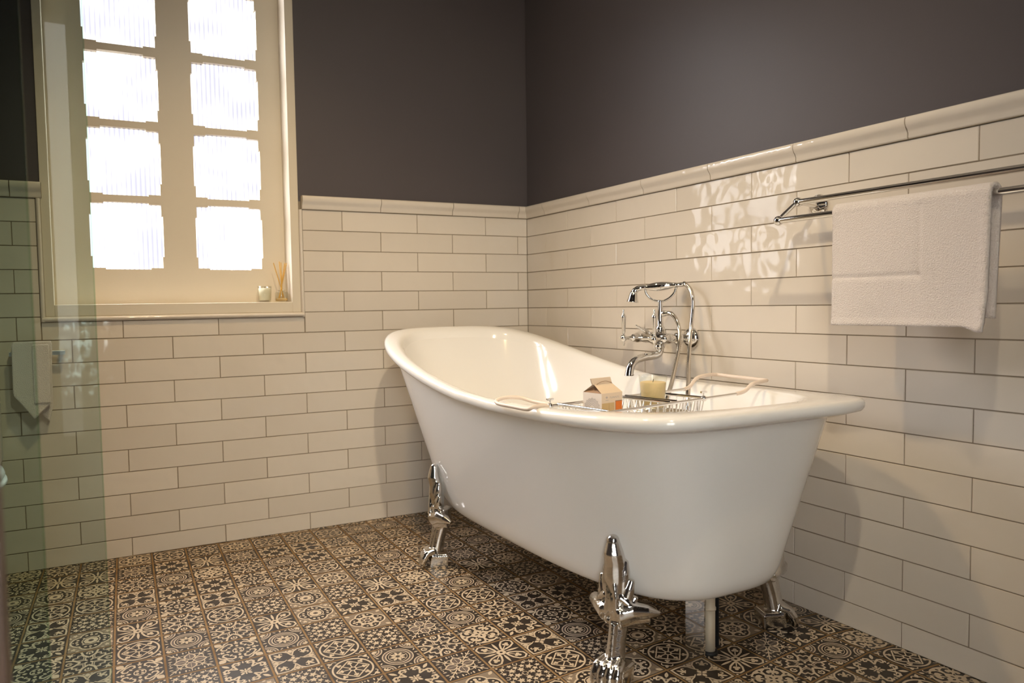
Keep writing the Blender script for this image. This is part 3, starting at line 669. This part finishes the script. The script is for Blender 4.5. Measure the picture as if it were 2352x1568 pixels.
wallseg(b, A0, A1, t_, 0.0004, BZ-0.001); wallseg(b, A3, A0, t_, 0.0004, BZ-0.001, 1); wallseg(b, (A2[0]+0.004, A2[1]+0.012), A3, t_, 0.0004, BZ-0.001, 1)  # two chrome panels coloured black: shade inside the channel put into the colour
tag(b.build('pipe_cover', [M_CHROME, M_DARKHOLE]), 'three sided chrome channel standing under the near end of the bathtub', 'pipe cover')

# ------------------------------------------------------------------ wall mounted bath tap
YT = -0.925; ZB = 0.7285; XB = -0.078
tap = thing('bath_tap', 'chrome wall mounted bath mixer tap with lever handles above the bathtub', 'tap', (0, YT, ZB))
for y in (-1.0, -0.85):
    b = MB(); b.lathe([(0.034, 0.0), (0.034, 0.004), (0.031, 0.010), (0.024, 0.017), (0.016, 0.021), (0.0125, 0.022)], axis_m((-0.0005, y, ZB), (-1, 0, 0)), 28); b.build('wall_flange', M_CHROME, tap)
    b = MB(); b.lathe([(0.0115, 0.018), (0.0115, 0.048), (0.018, 0.050), (0.019, 0.054), (0.019, 0.064), (0.017, 0.068), (0.013, 0.070)], axis_m((0, y, ZB), (-1, 0, 0)), 20); b.build('inlet_pipe', M_CHROME, tap)
b = MB()
b.lathe([(0.010, -0.0), (0.015, 0.004), (0.0165, 0.012), (0.0165, 0.045), (0.021, 0.055), (0.024, 0.075), (0.024, 0.077), (0.021, 0.097), (0.0165, 0.107), (0.0165, 0.140), (0.015, 0.148), (0.010, 0.152)], axis_m((XB, -1.001, ZB), (0, 1, 0)), 24)
for y in (-1.0, -0.85): b.lathe([(0.014, 0.0), (0.016, 0.012), (0.016, 0.024), (0.012, 0.030), (0.013, 0.036), (0.010, 0.042), (0.0055, 0.046), (0.005, 0.068)], axis_m((XB, y, ZB), (-1, 0, 0)), 20)
b.lathe([(0.015, 0.010), (0.015, 0.024), (0.0165, 0.026), (0.0165, 0.031), (0.012, 0.036)], axis_m((XB+0.01, YT, ZB), (0, 0, -1)), 20)
b.build('body', M_CHROME, tap)
b = MB(); sp = smooth_path([(XB+0.010, YT, ZB-0.03), (XB+0.010, YT, ZB-0.044), (XB-0.002, YT, ZB-0.055), (XB-0.030, YT, ZB-0.058), (XB-0.062, YT, ZB-0.061), (XB-0.092, YT, ZB-0.070), (XB-0.109, YT, ZB-0.088), (XB-0.114, YT, ZB-0.108), (XB-0.1145, YT, ZB-0.114)], 6)
n = len(sp); b.tube(sp, [0.0125+0.0025*max(0, (i/n-0.6)/0.4)**2*(1.6) for i in range(n)], 16, cap=True); b.build('spout', M_CHROME, tap)
b = MB(); b.lathe([(0.009, 0), (0.0135, 0.001), (0.0135, 0.0012), (0.009, 0.0018)], axis_m((XB-0.1146, YT, ZB-0.1142), (0, 0, -1)), 16); b.build('spout_outlet', M_DARKHOLE, tap)
def lever(y):
    x = -0.154; b = MB()
    b.ball((x, y, ZB), 0.0115, 8)
    b.lathe([(0.004, 0), (0.0045, 0.003), (0.004, 0.005)], axis_m((x-0.010, y, ZB), (-1, 0, 0)), 12)
    b.lathe([(0.006, 0.009), (0.0035, 0.013), (0.005, 0.018), (0.0025, 0.022), (0.003, 0.025), (0.0, 0.028)], axis_m((x, y, ZB), (0, 0, -1)), 14)
    b.lathe([(0.0055, 0.009), (0.0035, 0.014), (0.0052, 0.018), (0.0060, 0.022)], axis_m((x, y, ZB), (0, 0, 1)), 14)
    o = b.build('lever_handle', M_CHROME, tap)
    c = MB(); c.lathe([(0.0055, 0.022), (0.0058, 0.024), (0.0082, 0.066), (0.0088, 0.069), (0.0085, 0.072), (0.0045, 0.078), (0.0028, 0.081), (0.0042, 0.085), (0.0022, 0.088), (0.0032, 0.091), (0.0, 0.094)], axis_m((x, y, ZB), (0, 0, 1)), 16)
    g = c.build('lever_grip', M_CHROME, o); g.matrix_parent_inverse = Matrix.Identity(4); return o
lever(-0.85); lever(-1.0)
b = MB(); d = Vector((-0.080, 0, 0.038)); b.lathe([(0.007, 0), (0.004, 0.022), (0.006, 0.030), (0.008, 0.0375), (0.006, 0.058), (0.0035, 0.066), (0.005, 0.072), (0.003, 0.078), (0.004, 0.084), (0.0, 0.088)], axis_m((XB-0.010, YT, ZB+0.006), d), 14); b.ball((XB-0.016, YT, ZB+0.008), 0.012, 8); b.build('diverter_lever', M_CHROME, tap)
b = MB(); XR = -0.0655
b.lathe([(0.015, 0.008), (0.014, 0.022), (0.015, 0.024), (0.015, 0.034), (0.0105, 0.038), (0.0095, 0.066), (0.010, 0.076), (0.0085, 0.092), (0.0070, 0.118)], axis_m((XR, YT, ZB), (0, 0, 1)), 20)
hd = Vector((0.047, -0.053, 0)).normalized()          # direction of the handset in plan, towards the hose end
b.lathe([(0.008, 0.006), (0.010, 0.012), (0.010, 0.020), (0.0075, 0.024), (0.0085, 0.030), (0.0065, 0.036)], axis_m((XR, YT, ZB+0.078), (0.35, -0.9, 0.05)), 14)
b.build('riser', M_CHROME, tap)
b = MB(); RC = Vector((XR, YT, 0))
cr = smooth_path([RC+hd*o+Vector((0, 0, z)) for o, z in ((-0.046, 0.884), (-0.044, 0.872), (-0.030, 0.855), (-0.010, 0.847), (0.010, 0.847), (0.030, 0.857), (0.044, 0.872), (0.050, 0.889))], 6)
b.tube(cr, 0.0042, 10); b.ball(cr[0], 0.0055, 6); b.ball(cr[-1], 0.0055, 6); b.lathe([(0.007, 0), (0.009, 0.006), (0.005, 0.010)], axis_m((XR, YT, 0.841), (0, 0, 1)), 14); b.build('cradle', M_CHROME, tap)

hs = thing('hand_shower', 'chrome telephone style hand shower lying in the cradle on the bath tap', 'hand shower', (XR, YT, 0.86))
zz = lambda o: 0.8945+0.06*o
hp = lambda o, dz=0: RC+hd*o+Vector((0, 0, zz(o)+dz))
b = MB(); b.lathe([(0.0065, -0.052), (0.0075, -0.050), (0.0065, -0.047), (0.0120, -0.030), (0.0150, -0.010), (0.0152, 0.006), (0.0130, 0.026), (0.0078, 0.044), (0.0090, 0.046), (0.0090, 0.050), (0.0070, 0.053), (0.0080, 0.066), (0.0080, 0.075), (0.0060, 0.077)], axis_m(hp(0), hp(1)-hp(0)), 20); b.build('handle', M_CHROME, hs)
b = MB(); hpth = smooth_path([hp(-0.048), hp(-0.060), hp(-0.074, -0.003), hp(-0.083, -0.013)], 5)
b.tube(hpth, [0.0085]*6+[0.0095]*6+[0.011]*(len(hpth)-12), 16)
ho = hp(-0.084, -0.010)
b.lathe([(0.008, -0.002), (0.0120, 0.004), (0.0150, 0.014), (0.0165, 0.024), (0.0195, 0.032), (0.0198, 0.035), (0.0170, 0.0355), (0.0, 0.0355)], axis_m(ho, Vector((-hd.x*0.12, -hd.y*0.12, -1))), 24); b.build('shower_head', M_CHROME, hs)
hA = smooth_path([hp(0.076), (-0.030, -0.9995, 0.9005), (-0.030, -1.0225, 0.8823), (-0.035, -1.0393, 0.8549), (-0.040, -1.0446, 0.8131), (-0.060, -1.0564, 0.7451), (-0.110, -1.1024, 0.6641), (-0.185, -1.1820, 0.6140), (-0.235, -1.2329, 0.5853), (-0.262, -1.262, 0.52), (-0.285, -1.285, 0.42), (-0.335, -1.285, 0.33), (-0.385, -1.275, 0.32), (-0.375, -1.245, 0.42), (-0.315, -1.215, 0.52), (-0.260, -1.180, 0.579), (-0.195, -1.124, 0.6100), (-0.100, -1.0445, 0.6844), (-0.060, -1.0084, 0.7480), (-0.0560, -0.990, 0.786), (-0.058, -0.972, 0.8045), (-0.057, -0.955, 0.8085)], 22)
b = MB(); n = len(hA); b.tube(hA, [0.0062+0.0006*(1 if i % 2 else -1) for i in range(n)], 10); b.build('hose', M_HOSE, hs)

# ------------------------------------------------------------------ bath caddy across the tub
cad = thing('bath_caddy', 'chrome wire caddy with rubber sleeved ends resting across the bathtub', 'bath caddy', (-0.5, -1.4, 0.59))
ZR = 0.607
N0, N1 = Vector((-0.755, -1.521, ZR)), Vector((-0.250, -1.424, ZR)); F0, F1 = Vector((-0.775, -1.358, ZR)), Vector((-0.285, -1.272, ZR))
for p, q in ((N0, N1), (F0, F1)):
    b = MB(); b.tube([p, q], 0.0036, 10); b.build('rail', M_CHROME, cad)
b = MB(); b.tube(smooth_path([F1, (-0.245, -1.252, 0.611), (-0.205, -1.236, 0.630), (-0.150, -1.218, 0.634), (-0.104, -1.204, 0.632), (-0.097, -1.225, 0.631), (-0.112, -1.380, 0.631), (-0.122, -1.402, 0.631), (-0.165, -1.422, 0.632), (-0.205, -1.432, 0.629), (-0.225, -1.428, 0.613), N1], 6), 0.0050, 10); b.build('sleeved_end', M_RUBBER, cad)
b = MB(); b.tube(smooth_path([F0, (-0.795, -1.362, 0.6105), (-0.824, -1.370, 0.6105), (-0.833, -1.360, 0.605), (-0.835, -1.300, 0.604), (-0.836, -1.228, 0.604), (-0.830, -1.212, 0.610), (-0.805, -1.213, 0.615), (-0.775, -1.228, 0.614), (-0.760, -1.262, 0.608), (-0.752, -1.320, 0.606), F0+Vector((0.036, 0.006, 0))], 6), 0.0048, 10); b.build('sleeved_end', M_RUBBER, cad)
def cross(u): return (N0.lerp(N1, u), F0.lerp(F1, u))
for u in (0.06, 0.48, 0.53, 0.73):
    p, q = cross(u); b = MB(); b.tube([p+Vector((0, 0, 0.002)), q+Vector((0, 0, 0.002))], 0.0036, 10); b.build('cross_bar', M_CHROME, cad)
ZK = 0.573
def basket(u0, u1):
    b = MB(); k = 9
    for i in range(k+1):
        u = u0+(u1-u0)*i/k; p, q = cross(u); dn = Vector((0, 0, ZK-ZR)); d = (q-p)*0.06
        b.tube([p, p+d*0.6+dn*0.9, p+d+dn, q-d+dn, q-d*0.6+dn*0.9, q], 0.0015, 6)
    for j in range(7):
        w = 0.1+0.8*j/6; p, q = cross(u0); r_, s_ = cross(u1); dn = Vector((0, 0, ZK-ZR-0.001))
        a, c = p.lerp(q, w), r_.lerp(s_, w); e_ = (c-a)*0.07
        b.tube([a, a+e_*0.5+dn*0.9, a+e_+dn, c-e_+dn, c-e_*0.5+dn*0.9, c], 0.0015, 6)
    b.build('basket', M_CHROME, cad)
basket(0.06, 0.48); basket(0.53, 0.73)
for p in (F0.lerp(F1, 0.0)+Vector((0.004, 0, 0)), N0.lerp(N1, 0.73)):
    b = MB(); b.ball(p, 0.0075, 8); b.tube([p, p+Vector((0, 0, 0.016))], 0.002, 8); b.box(p.x-0.009, p.x+0.009, p.y-0.0025, p.y+0.0025, p.z+0.014, p.z+0.018); b.build('thumb_screw', M_CHROME, cad)

# ------------------------------------------------------------------ soap carton and candle in the caddy
ca = 0.17; CA = Matrix.Translation((-0.657, -1.402, ZK+0.002)) @ Matrix.Rotation(ca, 4, 'Z')   # local x along the front face, y along the side face
box = thing('soap_carton', 'cream gable top soap carton with an orange window in the wire caddy', 'carton', (-0.662, -1.412, ZK))
W_, D_, HB = 0.071, 0.060, 0.057
def cq(b, pts, mi=0): b.add([CA @ Vector(p) for p in pts], (tuple(range(len(pts))),), mi)
b = MB()
cq(b, [(0, 0, 0), (W_, 0, 0), (W_, 0, HB), (0, 0, HB)]); cq(b, [(0, D_, 0), (W_, D_, 0), (W_, D_, HB), (0, D_, HB)]); cq(b, [(0, 0, 0), (0, D_, 0), (0, D_, HB), (0, 0, HB)], 1); cq(b, [(W_, 0, 0), (W_, D_, 0), (W_, D_, HB), (W_, 0, HB)]); cq(b, [(0, 0, 0), (W_, 0, 0), (W_, D_, 0), (0, D_, 0)])
cq(b, [(0, 0, HB), (0.022, D_/2, HB+0.018), (0, D_, HB)], 2); cq(b, [(W_, 0, HB), (W_-0.022, D_/2, HB+0.018), (W_, D_, HB)], 2)
b.build('carton_body', [M_CARD, M_CARDW, M_BROWN], box)
b = MB()
cq(b, [(0, 0, HB), (W_, 0, HB), (W_-0.006, D_/2-0.001, HB+0.020), (0.004, D_/2-0.001, HB+0.020)]); cq(b, [(0, D_, HB), (W_, D_, HB), (W_-0.006, D_/2+0.001, HB+0.020), (0.004, D_/2+0.001, HB+0.020)])
v = [(0.000, D_/2-0.0012, HB+0.019), (W_-0.004, D_/2-0.0012, HB+0.019), (W_-0.010, D_/2-0.0012, HB+0.034), (-0.006, D_/2-0.0012, HB+0.034)]
b.add([CA @ Vector(p) for p in v]+[CA @ Vector((p[0], p[1]+0.0024, p[2])) for p in v], ((0, 1, 2, 3), (7, 6, 5, 4), (0, 4, 5, 1), (1, 5, 6, 2), (2, 6, 7, 3), (3, 7, 4, 0)))
ar = [(0.012+0.052*k/12, D_/2-0.0035+0.0004*k*0, HB+0.0195+0.006*math.sin(PI*k/12)) for k in range(13)]
b.tube([CA @ Vector(p) for p in ar], 0.0006, 6, 1)
b.build('gable_lid', [M_CARD, M_BROWN], box)
b = MB(); y_ = -0.0005
cq(b, [(0.001, y_, 0.001), (0.043, y_, 0.001), (0.043, y_, 0.034), (0.001, y_, 0.034)]); cq(b, [(0.024, y_*1.6, 0.001), (0.0246, y_*1.6, 0.001), (0.0246, y_*1.6, 0.034), (0.024, y_*1.6, 0.034)], 1)
b.build('kraft_panel', [M_KRAFT, M_BROWN], box)
b = MB(); cq(b, [(0.046, y_, 0.003), (W_-0.002, y_, 0.003), (W_-0.002, y_, 0.0375), (0.046, y_, 0.0375)]); cq(b, [(0.046, y_*1.4, 0.036), (W_-0.002, y_*1.4, 0.036), (W_-0.002, y_*1.4, 0.0375), (0.046, y_*1.4, 0.0375)], 1); cq(b, [(0.046, y_*1.4, 0.003), (0.0472, y_*1.4, 0.003), (0.0472, y_*1.4, 0.0375), (0.046, y_*1.4, 0.0375)], 1); b.build('soap_window', [M_ORANGE, M_BROWN], box)
b = MB()
def flat(S, f): 
    for k_, (col, p) in enumerate(S): b.add([CA @ Vector(f(x, y, 0.0004+k_*2e-6)) for x, y in p], (tuple(range(len(p))),))
S = []; fleur(S, 0.017, 0.0465, PI/2, 0.0042); stroke(S, [(0.013, 0.0405), (0.023, 0.0405)], 0.0009)
x = 0.028
for k in range(8):
    hgt = 0.0045; stroke(S, [(x, 0.044), (x, 0.044+hgt)], 0.0008); stroke(S, [(x, 0.044+hgt*(0.1 if k % 3 else 0.9)), (x+0.0022, 0.044+hgt*(0.1 if k % 2 else 0.9))], 0.0007); x += 0.0042
flat(S, lambda x, y, e_: (x, -e_, y))
S = []
for r in (0.010, 0.014, 0.018, 0.0215, 0.025): stroke(S, arc(0.030, 0.020, r*0.93, -0.5, 3.6, 16), 0.0011)
for k in range(9): a = 0.0+k*0.39; stroke(S, [(0.030+0.024*math.cos(a), 0.020+0.024*math.sin(a)), (0.030+0.0262*math.cos(a), 0.020+0.0262*math.sin(a))], 0.0016)
flat(S, lambda x, y, e_: (-e_, x, y))
b.build('printed_mark', M_GREYINK, box)

cd = thing('candle', 'tall glass tumbler candle with pale yellow wax standing in the wire caddy', 'candle', (-0.478, -1.372, ZK))
CM = Matrix.Translation((-0.478, -1.372, ZK+0.002))
b = MB(); b.lathe([(0.0, 0.0), (0.026, 0.0), (0.028, 0.002), (0.0350, 0.088), (0.0350, 0.0885), (0.0335, 0.0885), (0.0333, 0.087), (0.0268, 0.010), (0.0, 0.010)], CM, 36); b.build('glass_tumbler', M_JAR, cd)
b = MB(); b.lathe([(0.0, 0.0105), (0.0262, 0.0105), (0.0316, 0.071), (0.0300, 0.0722), (0.0, 0.0715)], CM, 36); b.build('wax', M_WAX, cd)
b = MB(); b.tube([CM @ Vector((0, 0, 0.071)), CM @ Vector((0.001, 0, 0.079))], 0.0008, 6); b.build('wick', M_DARKHOLE, cd)

# ------------------------------------------------------------------ candle and reed diffuser on the window ledge
cd2 = thing('candle', 'small glass votive candle with cream wax on the window ledge', 'candle', (-1.1157, 0.05, FZ))
CM = Matrix.Translation((-1.1157, 0.05, FZ+0.0005))
b = MB(); b.lathe([(0.0, 0.0), (0.020, 0.0), (0.022, 0.002), (0.0255, 0.0595), (0.0240, 0.0595), (0.0208, 0.007), (0.0, 0.006)], CM, 28); b.build('glass_tumbler', M_JAR, cd2)
b = MB(); b.lathe([(0.0, 0.0068), (0.0202, 0.0075), (0.0232, 0.052), (0.0, 0.0515)], CM, 28); b.build('wax', M_WAXW, cd2)
b = MB(); b.tube([CM @ Vector((0, 0, 0.051)), CM @ Vector((0.001, 0, 0.057))], 0.0008, 6); b.build('wick', M_DARKHOLE, cd2)
rd = thing('reed_diffuser', 'squat glass reed diffuser with golden sticks beside the candle on the ledge', 'reed diffuser', (-1.053, 0.05, FZ))
CM = Matrix.Translation((-1.053, 0.05, FZ+0.0005))
b = MB(); b.lathe([(0.0, 0.0), (0.023, 0.0), (0.0245, 0.002), (0.0245, 0.034), (0.022, 0.038), (0.0125, 0.0375), (0.0115, 0.042), (0.0145, 0.044), (0.0145, 0.046), (0.0100, 0.046), (0.0095, 0.0375), (0.0215, 0.036), (0.0228, 0.033), (0.0228, 0.005), (0.0, 0.004)], CM, 28); b.build('bottle', M_JAR, rd)
b = MB(); b.lathe([(0.0, 0.0045), (0.0222, 0.0052), (0.0222, 0.014), (0.0, 0.014)], CM, 24); b.build('oil', mat('amber_oil', (0.72, 0.50, 0.22), 0.1), rd)
for x0, y0, x1, y1, zt in ((0.012, 0.004, -0.028, -0.004, 0.146), (0.002, -0.008, -0.003, 0.01, 0.152), (-0.012, 0.002, 0.021, -0.004, 0.146), (-0.010, -0.004, 0.017, 0.006, 0.147), (0.004, 0.006, -0.001, -0.008, 0.148)):
    b = MB(); p0, p1 = Vector((x0, y0, 0.008)), Vector((x1, y1, zt)); b.tube([CM @ p0, CM @ p1], 0.0017, 8); b.build('reed', M_REED, rd)

# ------------------------------------------------------------------ towel rail and towel on the right wall
X1, Z1, X2, Z2, YA, YB = -0.070, 1.095, -0.140, 1.045, -1.457, -2.12
tr = thing('towel_rail', 'chrome double towel rail with ball ends on the tiled wall', 'towel rail', (0, -1.79, 1.09))
for x, z in ((X1, Z1), (X2, Z2)):
    b = MB(); b.tube([(x, YA, z), (x, YB, z)], 0.0080, 16); b.build('bar', M_CHROME, tr)
    for y in (YA, YB): b = MB(); b.ball((x, y, z), 0.0125, 10); b.build('ball_end', M_CHROME, tr)
for y in (YA+0.004, YB-0.004):
    b = MB(); b.lathe([(0.029, 0.0), (0.029, 0.003), (0.026, 0.007), (0.017, 0.011), (0.010, 0.013)], axis_m((-0.0005, y-0.012, Z1-0.006), (-1, 0, 0)), 28)
    b.lathe([(0.010, 0.010), (0.008, 0.030), (0.0075, 0.045), (0.0075, 0.066)], axis_m((0, y-0.012, Z1-0.006), (-1, 0, 0.06)), 18)
    b.tube([(X1, y, Z1), (X2, y, Z2)], 0.0058, 12); b.build('wall_bracket', M_CHROME, tr)
def towel_mesh():
    b = MB(); ny, y0, y1 = 60, -1.628, -1.975; prof = []
    xf, xb, r = -0.1555, -0.1225, 0.0165
    zb_f, zb_b = 0.783, 0.800
    nf = 52
    for i in range(nf): prof.append((xf, zb_f+(Z2-zb_f)*i/nf, 'f'))
    for i in range(13): a = PI*i/12; prof.append((X2-r*math.cos(a), Z2+r*math.sin(a), 't'))
    for i in range(1, 31): prof.append((xb, Z2-(Z2-zb_b)*i/30, 'b'))
    rows = []
    for k in range(ny+1):
        v = k/ny; row = []
        for x, z, s in prof:
            h = (Z2-z)/(Z2-zb_f) if z < Z2 else 0
            y = y0+(y1-y0)*v+0.010*h*(0.5-v)*-1.0
            dx = 0; dz = 0
            if s == 'f':
                dx = -0.004*math.sin(v*5.0+h*2.2)*h-0.003*math.sin(v*11+1.0)*h*h
                ey = (v-0.595); ez = (z-0.893)
                if abs(ey) < 0.02 and ez > -0.012: dx += 0.0038*math.cos(ey/0.02*PI/2)
                if abs(ez) < 0.006 and v < 0.615: dx += 0.0038*math.cos(ez/0.006*PI/2)
                if v > 0.95: dx -= 0.002*math.sin((v-0.95)/0.05*PI); dx += 0.0008*math.sin(z*900)
                if h > 0.95: dx -= 0.002
                c = max(0, (v-0.80)/0.20)*max(0, (h-0.75)/0.25); dz += 0.012*c*c*math.sin(v*18); dx -= 0.010*c
            elif s == 'b': dx = 0.006*h*math.sin(v*4+1)
            row.append((x+dx, y, z+dz))
        rows.append(row)
    b.grid(rows); o = b.build('bath_towel', M_TOWEL)
    m = o.modifiers.new('thickness', 'SOLIDIFY'); m.thickness = 0.009; m.offset = 0.0
    return o
tag(towel_mesh(), 'white terry towel with a woven border folded over the lower bar of the double rail', 'towel')

# ------------------------------------------------------------------ short rail and hand towel behind the glass
ht = thing('towel_bar', 'short square chrome towel bar on the wall behind the glass screen', 'towel bar', (-1.86, -0.02, 0.713))
b = MB(); b.box(-1.9384, -1.7802, -0.034, -0.026, 0.7055, 0.7195); bevel(b.build('bar', M_BRUSHED, ht), 0.001)
for x in (-1.930, -1.792): b = MB(); b.box(x-0.006, x+0.006, -0.0262, 0.0005, 0.706, 0.719); b.build('wall_mount', M_CHROME, ht)
b = MB()
fr = [(-1.929, 0.742), (-1.925, 0.751), (-1.820, 0.749), (-1.816, 0.742), (-1.8265, 0.560), (-1.829, 0.549), (-1.8745, 0.504), (-1.9285, 0.580), (-1.931, 0.592)]
yf, yb = -0.050, -0.036
N_ = len(fr); v = [(x, yf-0.004*math.sin(max(0, min(1, (x+1.93)/0.11))*PI), z) for x, z in fr]+[(x, yb, z) for x, z in fr]
b.add(v, [tuple(range(N_)), tuple(range(2*N_-1, N_-1, -1))]+[(k, (k+1) % N_, N_+(k+1) % N_, N_+k) for k in range(N_)])
bk = [(-1.926, 0.751), (-1.819, 0.749), (-1.822, 0.54), (-1.834, 0.49), (-1.86, 0.52), (-1.90, 0.56), (-1.926, 0.585)]
N_ = len(bk); v = [(x, -0.0255, z) for x, z in bk]+[(x, -0.015, z) for x, z in bk]
b.add(v, [tuple(range(N_)), tuple(range(2*N_-1, N_-1, -1))]+[(k, (k+1) % N_, N_+(k+1) % N_, N_+k) for k in range(N_)])
b.box(-1.926, -1.819, -0.0500, -0.015, 0.735, 0.7515)
b.box(-1.8735, -1.8255, yf-0.006, yf+0.002, 0.553, 0.742)
tag(bevel(b.build('hand_towel', M_TOWEL), 0.004, 3), 'small white hand towel hanging with pointed ends over the short square bar', 'towel')

# ------------------------------------------------------------------ glass screens and door at the left
def screen(label, x1, y, x0):
    t = thing('shower_screen', label, 'shower screen', (x0, y, 0))
    b = MB(); b.box(x0, x1, y, y+0.008, 0.004, 2.05); b.build('glass_panel', M_SCREEN, t)
    b = MB(); b.box(x1, x1+0.0022, y, y+0.008, 0.004, 2.05); b.build('polished_edge', M_EDGE, t)
screen('clear greenish glass shower screen standing nearest the window wall', -1.7085, -1.35, XL+0.001)
screen('second glass shower screen behind the brown door, overlapping the first', -1.7845, -1.75, XL+0.001)
dr = MB(); dr.box(-2.45, -1.7862, -2.24, -2.20, 0.004, 2.05); struct(dr.build('door_1', M_WOOD))

# ------------------------------------------------------------------ toilet behind the glass, only its seat edge reaches into the picture
wc = thing('toilet', 'white toilet with closed rounded lid under the hand towel behind the glass', 'toilet', (-2.115, -0.35, 0))
def oval(z, hw, y0, y1, n=40):
    out = []
    for k in range(n):
        t = 2*PI*k/n; c, q = math.cos(t), math.sin(t); ym = y1-hw*1.1
        yy = ym+q*(y1-ym) if q > 0 else ym+q*(ym-y0)
        out.append((-2.115+hw*sg(c, 0.85), yy, z))
    return out
b = MB(); b.grid([oval(z, w, -0.62+d, -0.05) for z, w, d in ((0.0005, 0.105, 0.12), (0.02, 0.105, 0.12), (0.12, 0.10, 0.14), (0.22, 0.115, 0.10), (0.31, 0.145, 0.03), (0.36, 0.158, 0.0), (0.372, 0.155, 0.005), (0.372, 0.02, 0.2))], closed=True); b.build('bowl', M_WHITE, wc)
b = MB(); b.grid([oval(z, w, -0.655+d, -0.20) for z, w, d in ((0.3725, 0.02, 0.2), (0.3725, 0.180, 0.004), (0.379, 0.1865, 0.0), (0.389, 0.1845, 0.002), (0.391, 0.02, 0.2))], closed=True); b.build('seat', M_WHITE, wc)
b = MB(); b.grid([oval(z, w, -0.650+d, -0.20) for z, w, d in ((0.3915, 0.02, 0.2), (0.3915, 0.178, 0.004), (0.400, 0.181, 0.0), (0.412, 0.176, 0.005), (0.422, 0.160, 0.02), (0.427, 0.12, 0.06), (0.428, 0.01, 0.2))], closed=True); b.build('lid', M_WHITE, wc)
b = MB(); b.box(-2.262, -1.968, -0.185, -0.005, 0.373, 0.76); bevel(b.build('cistern', M_WHITE, wc), 0.012, 3)
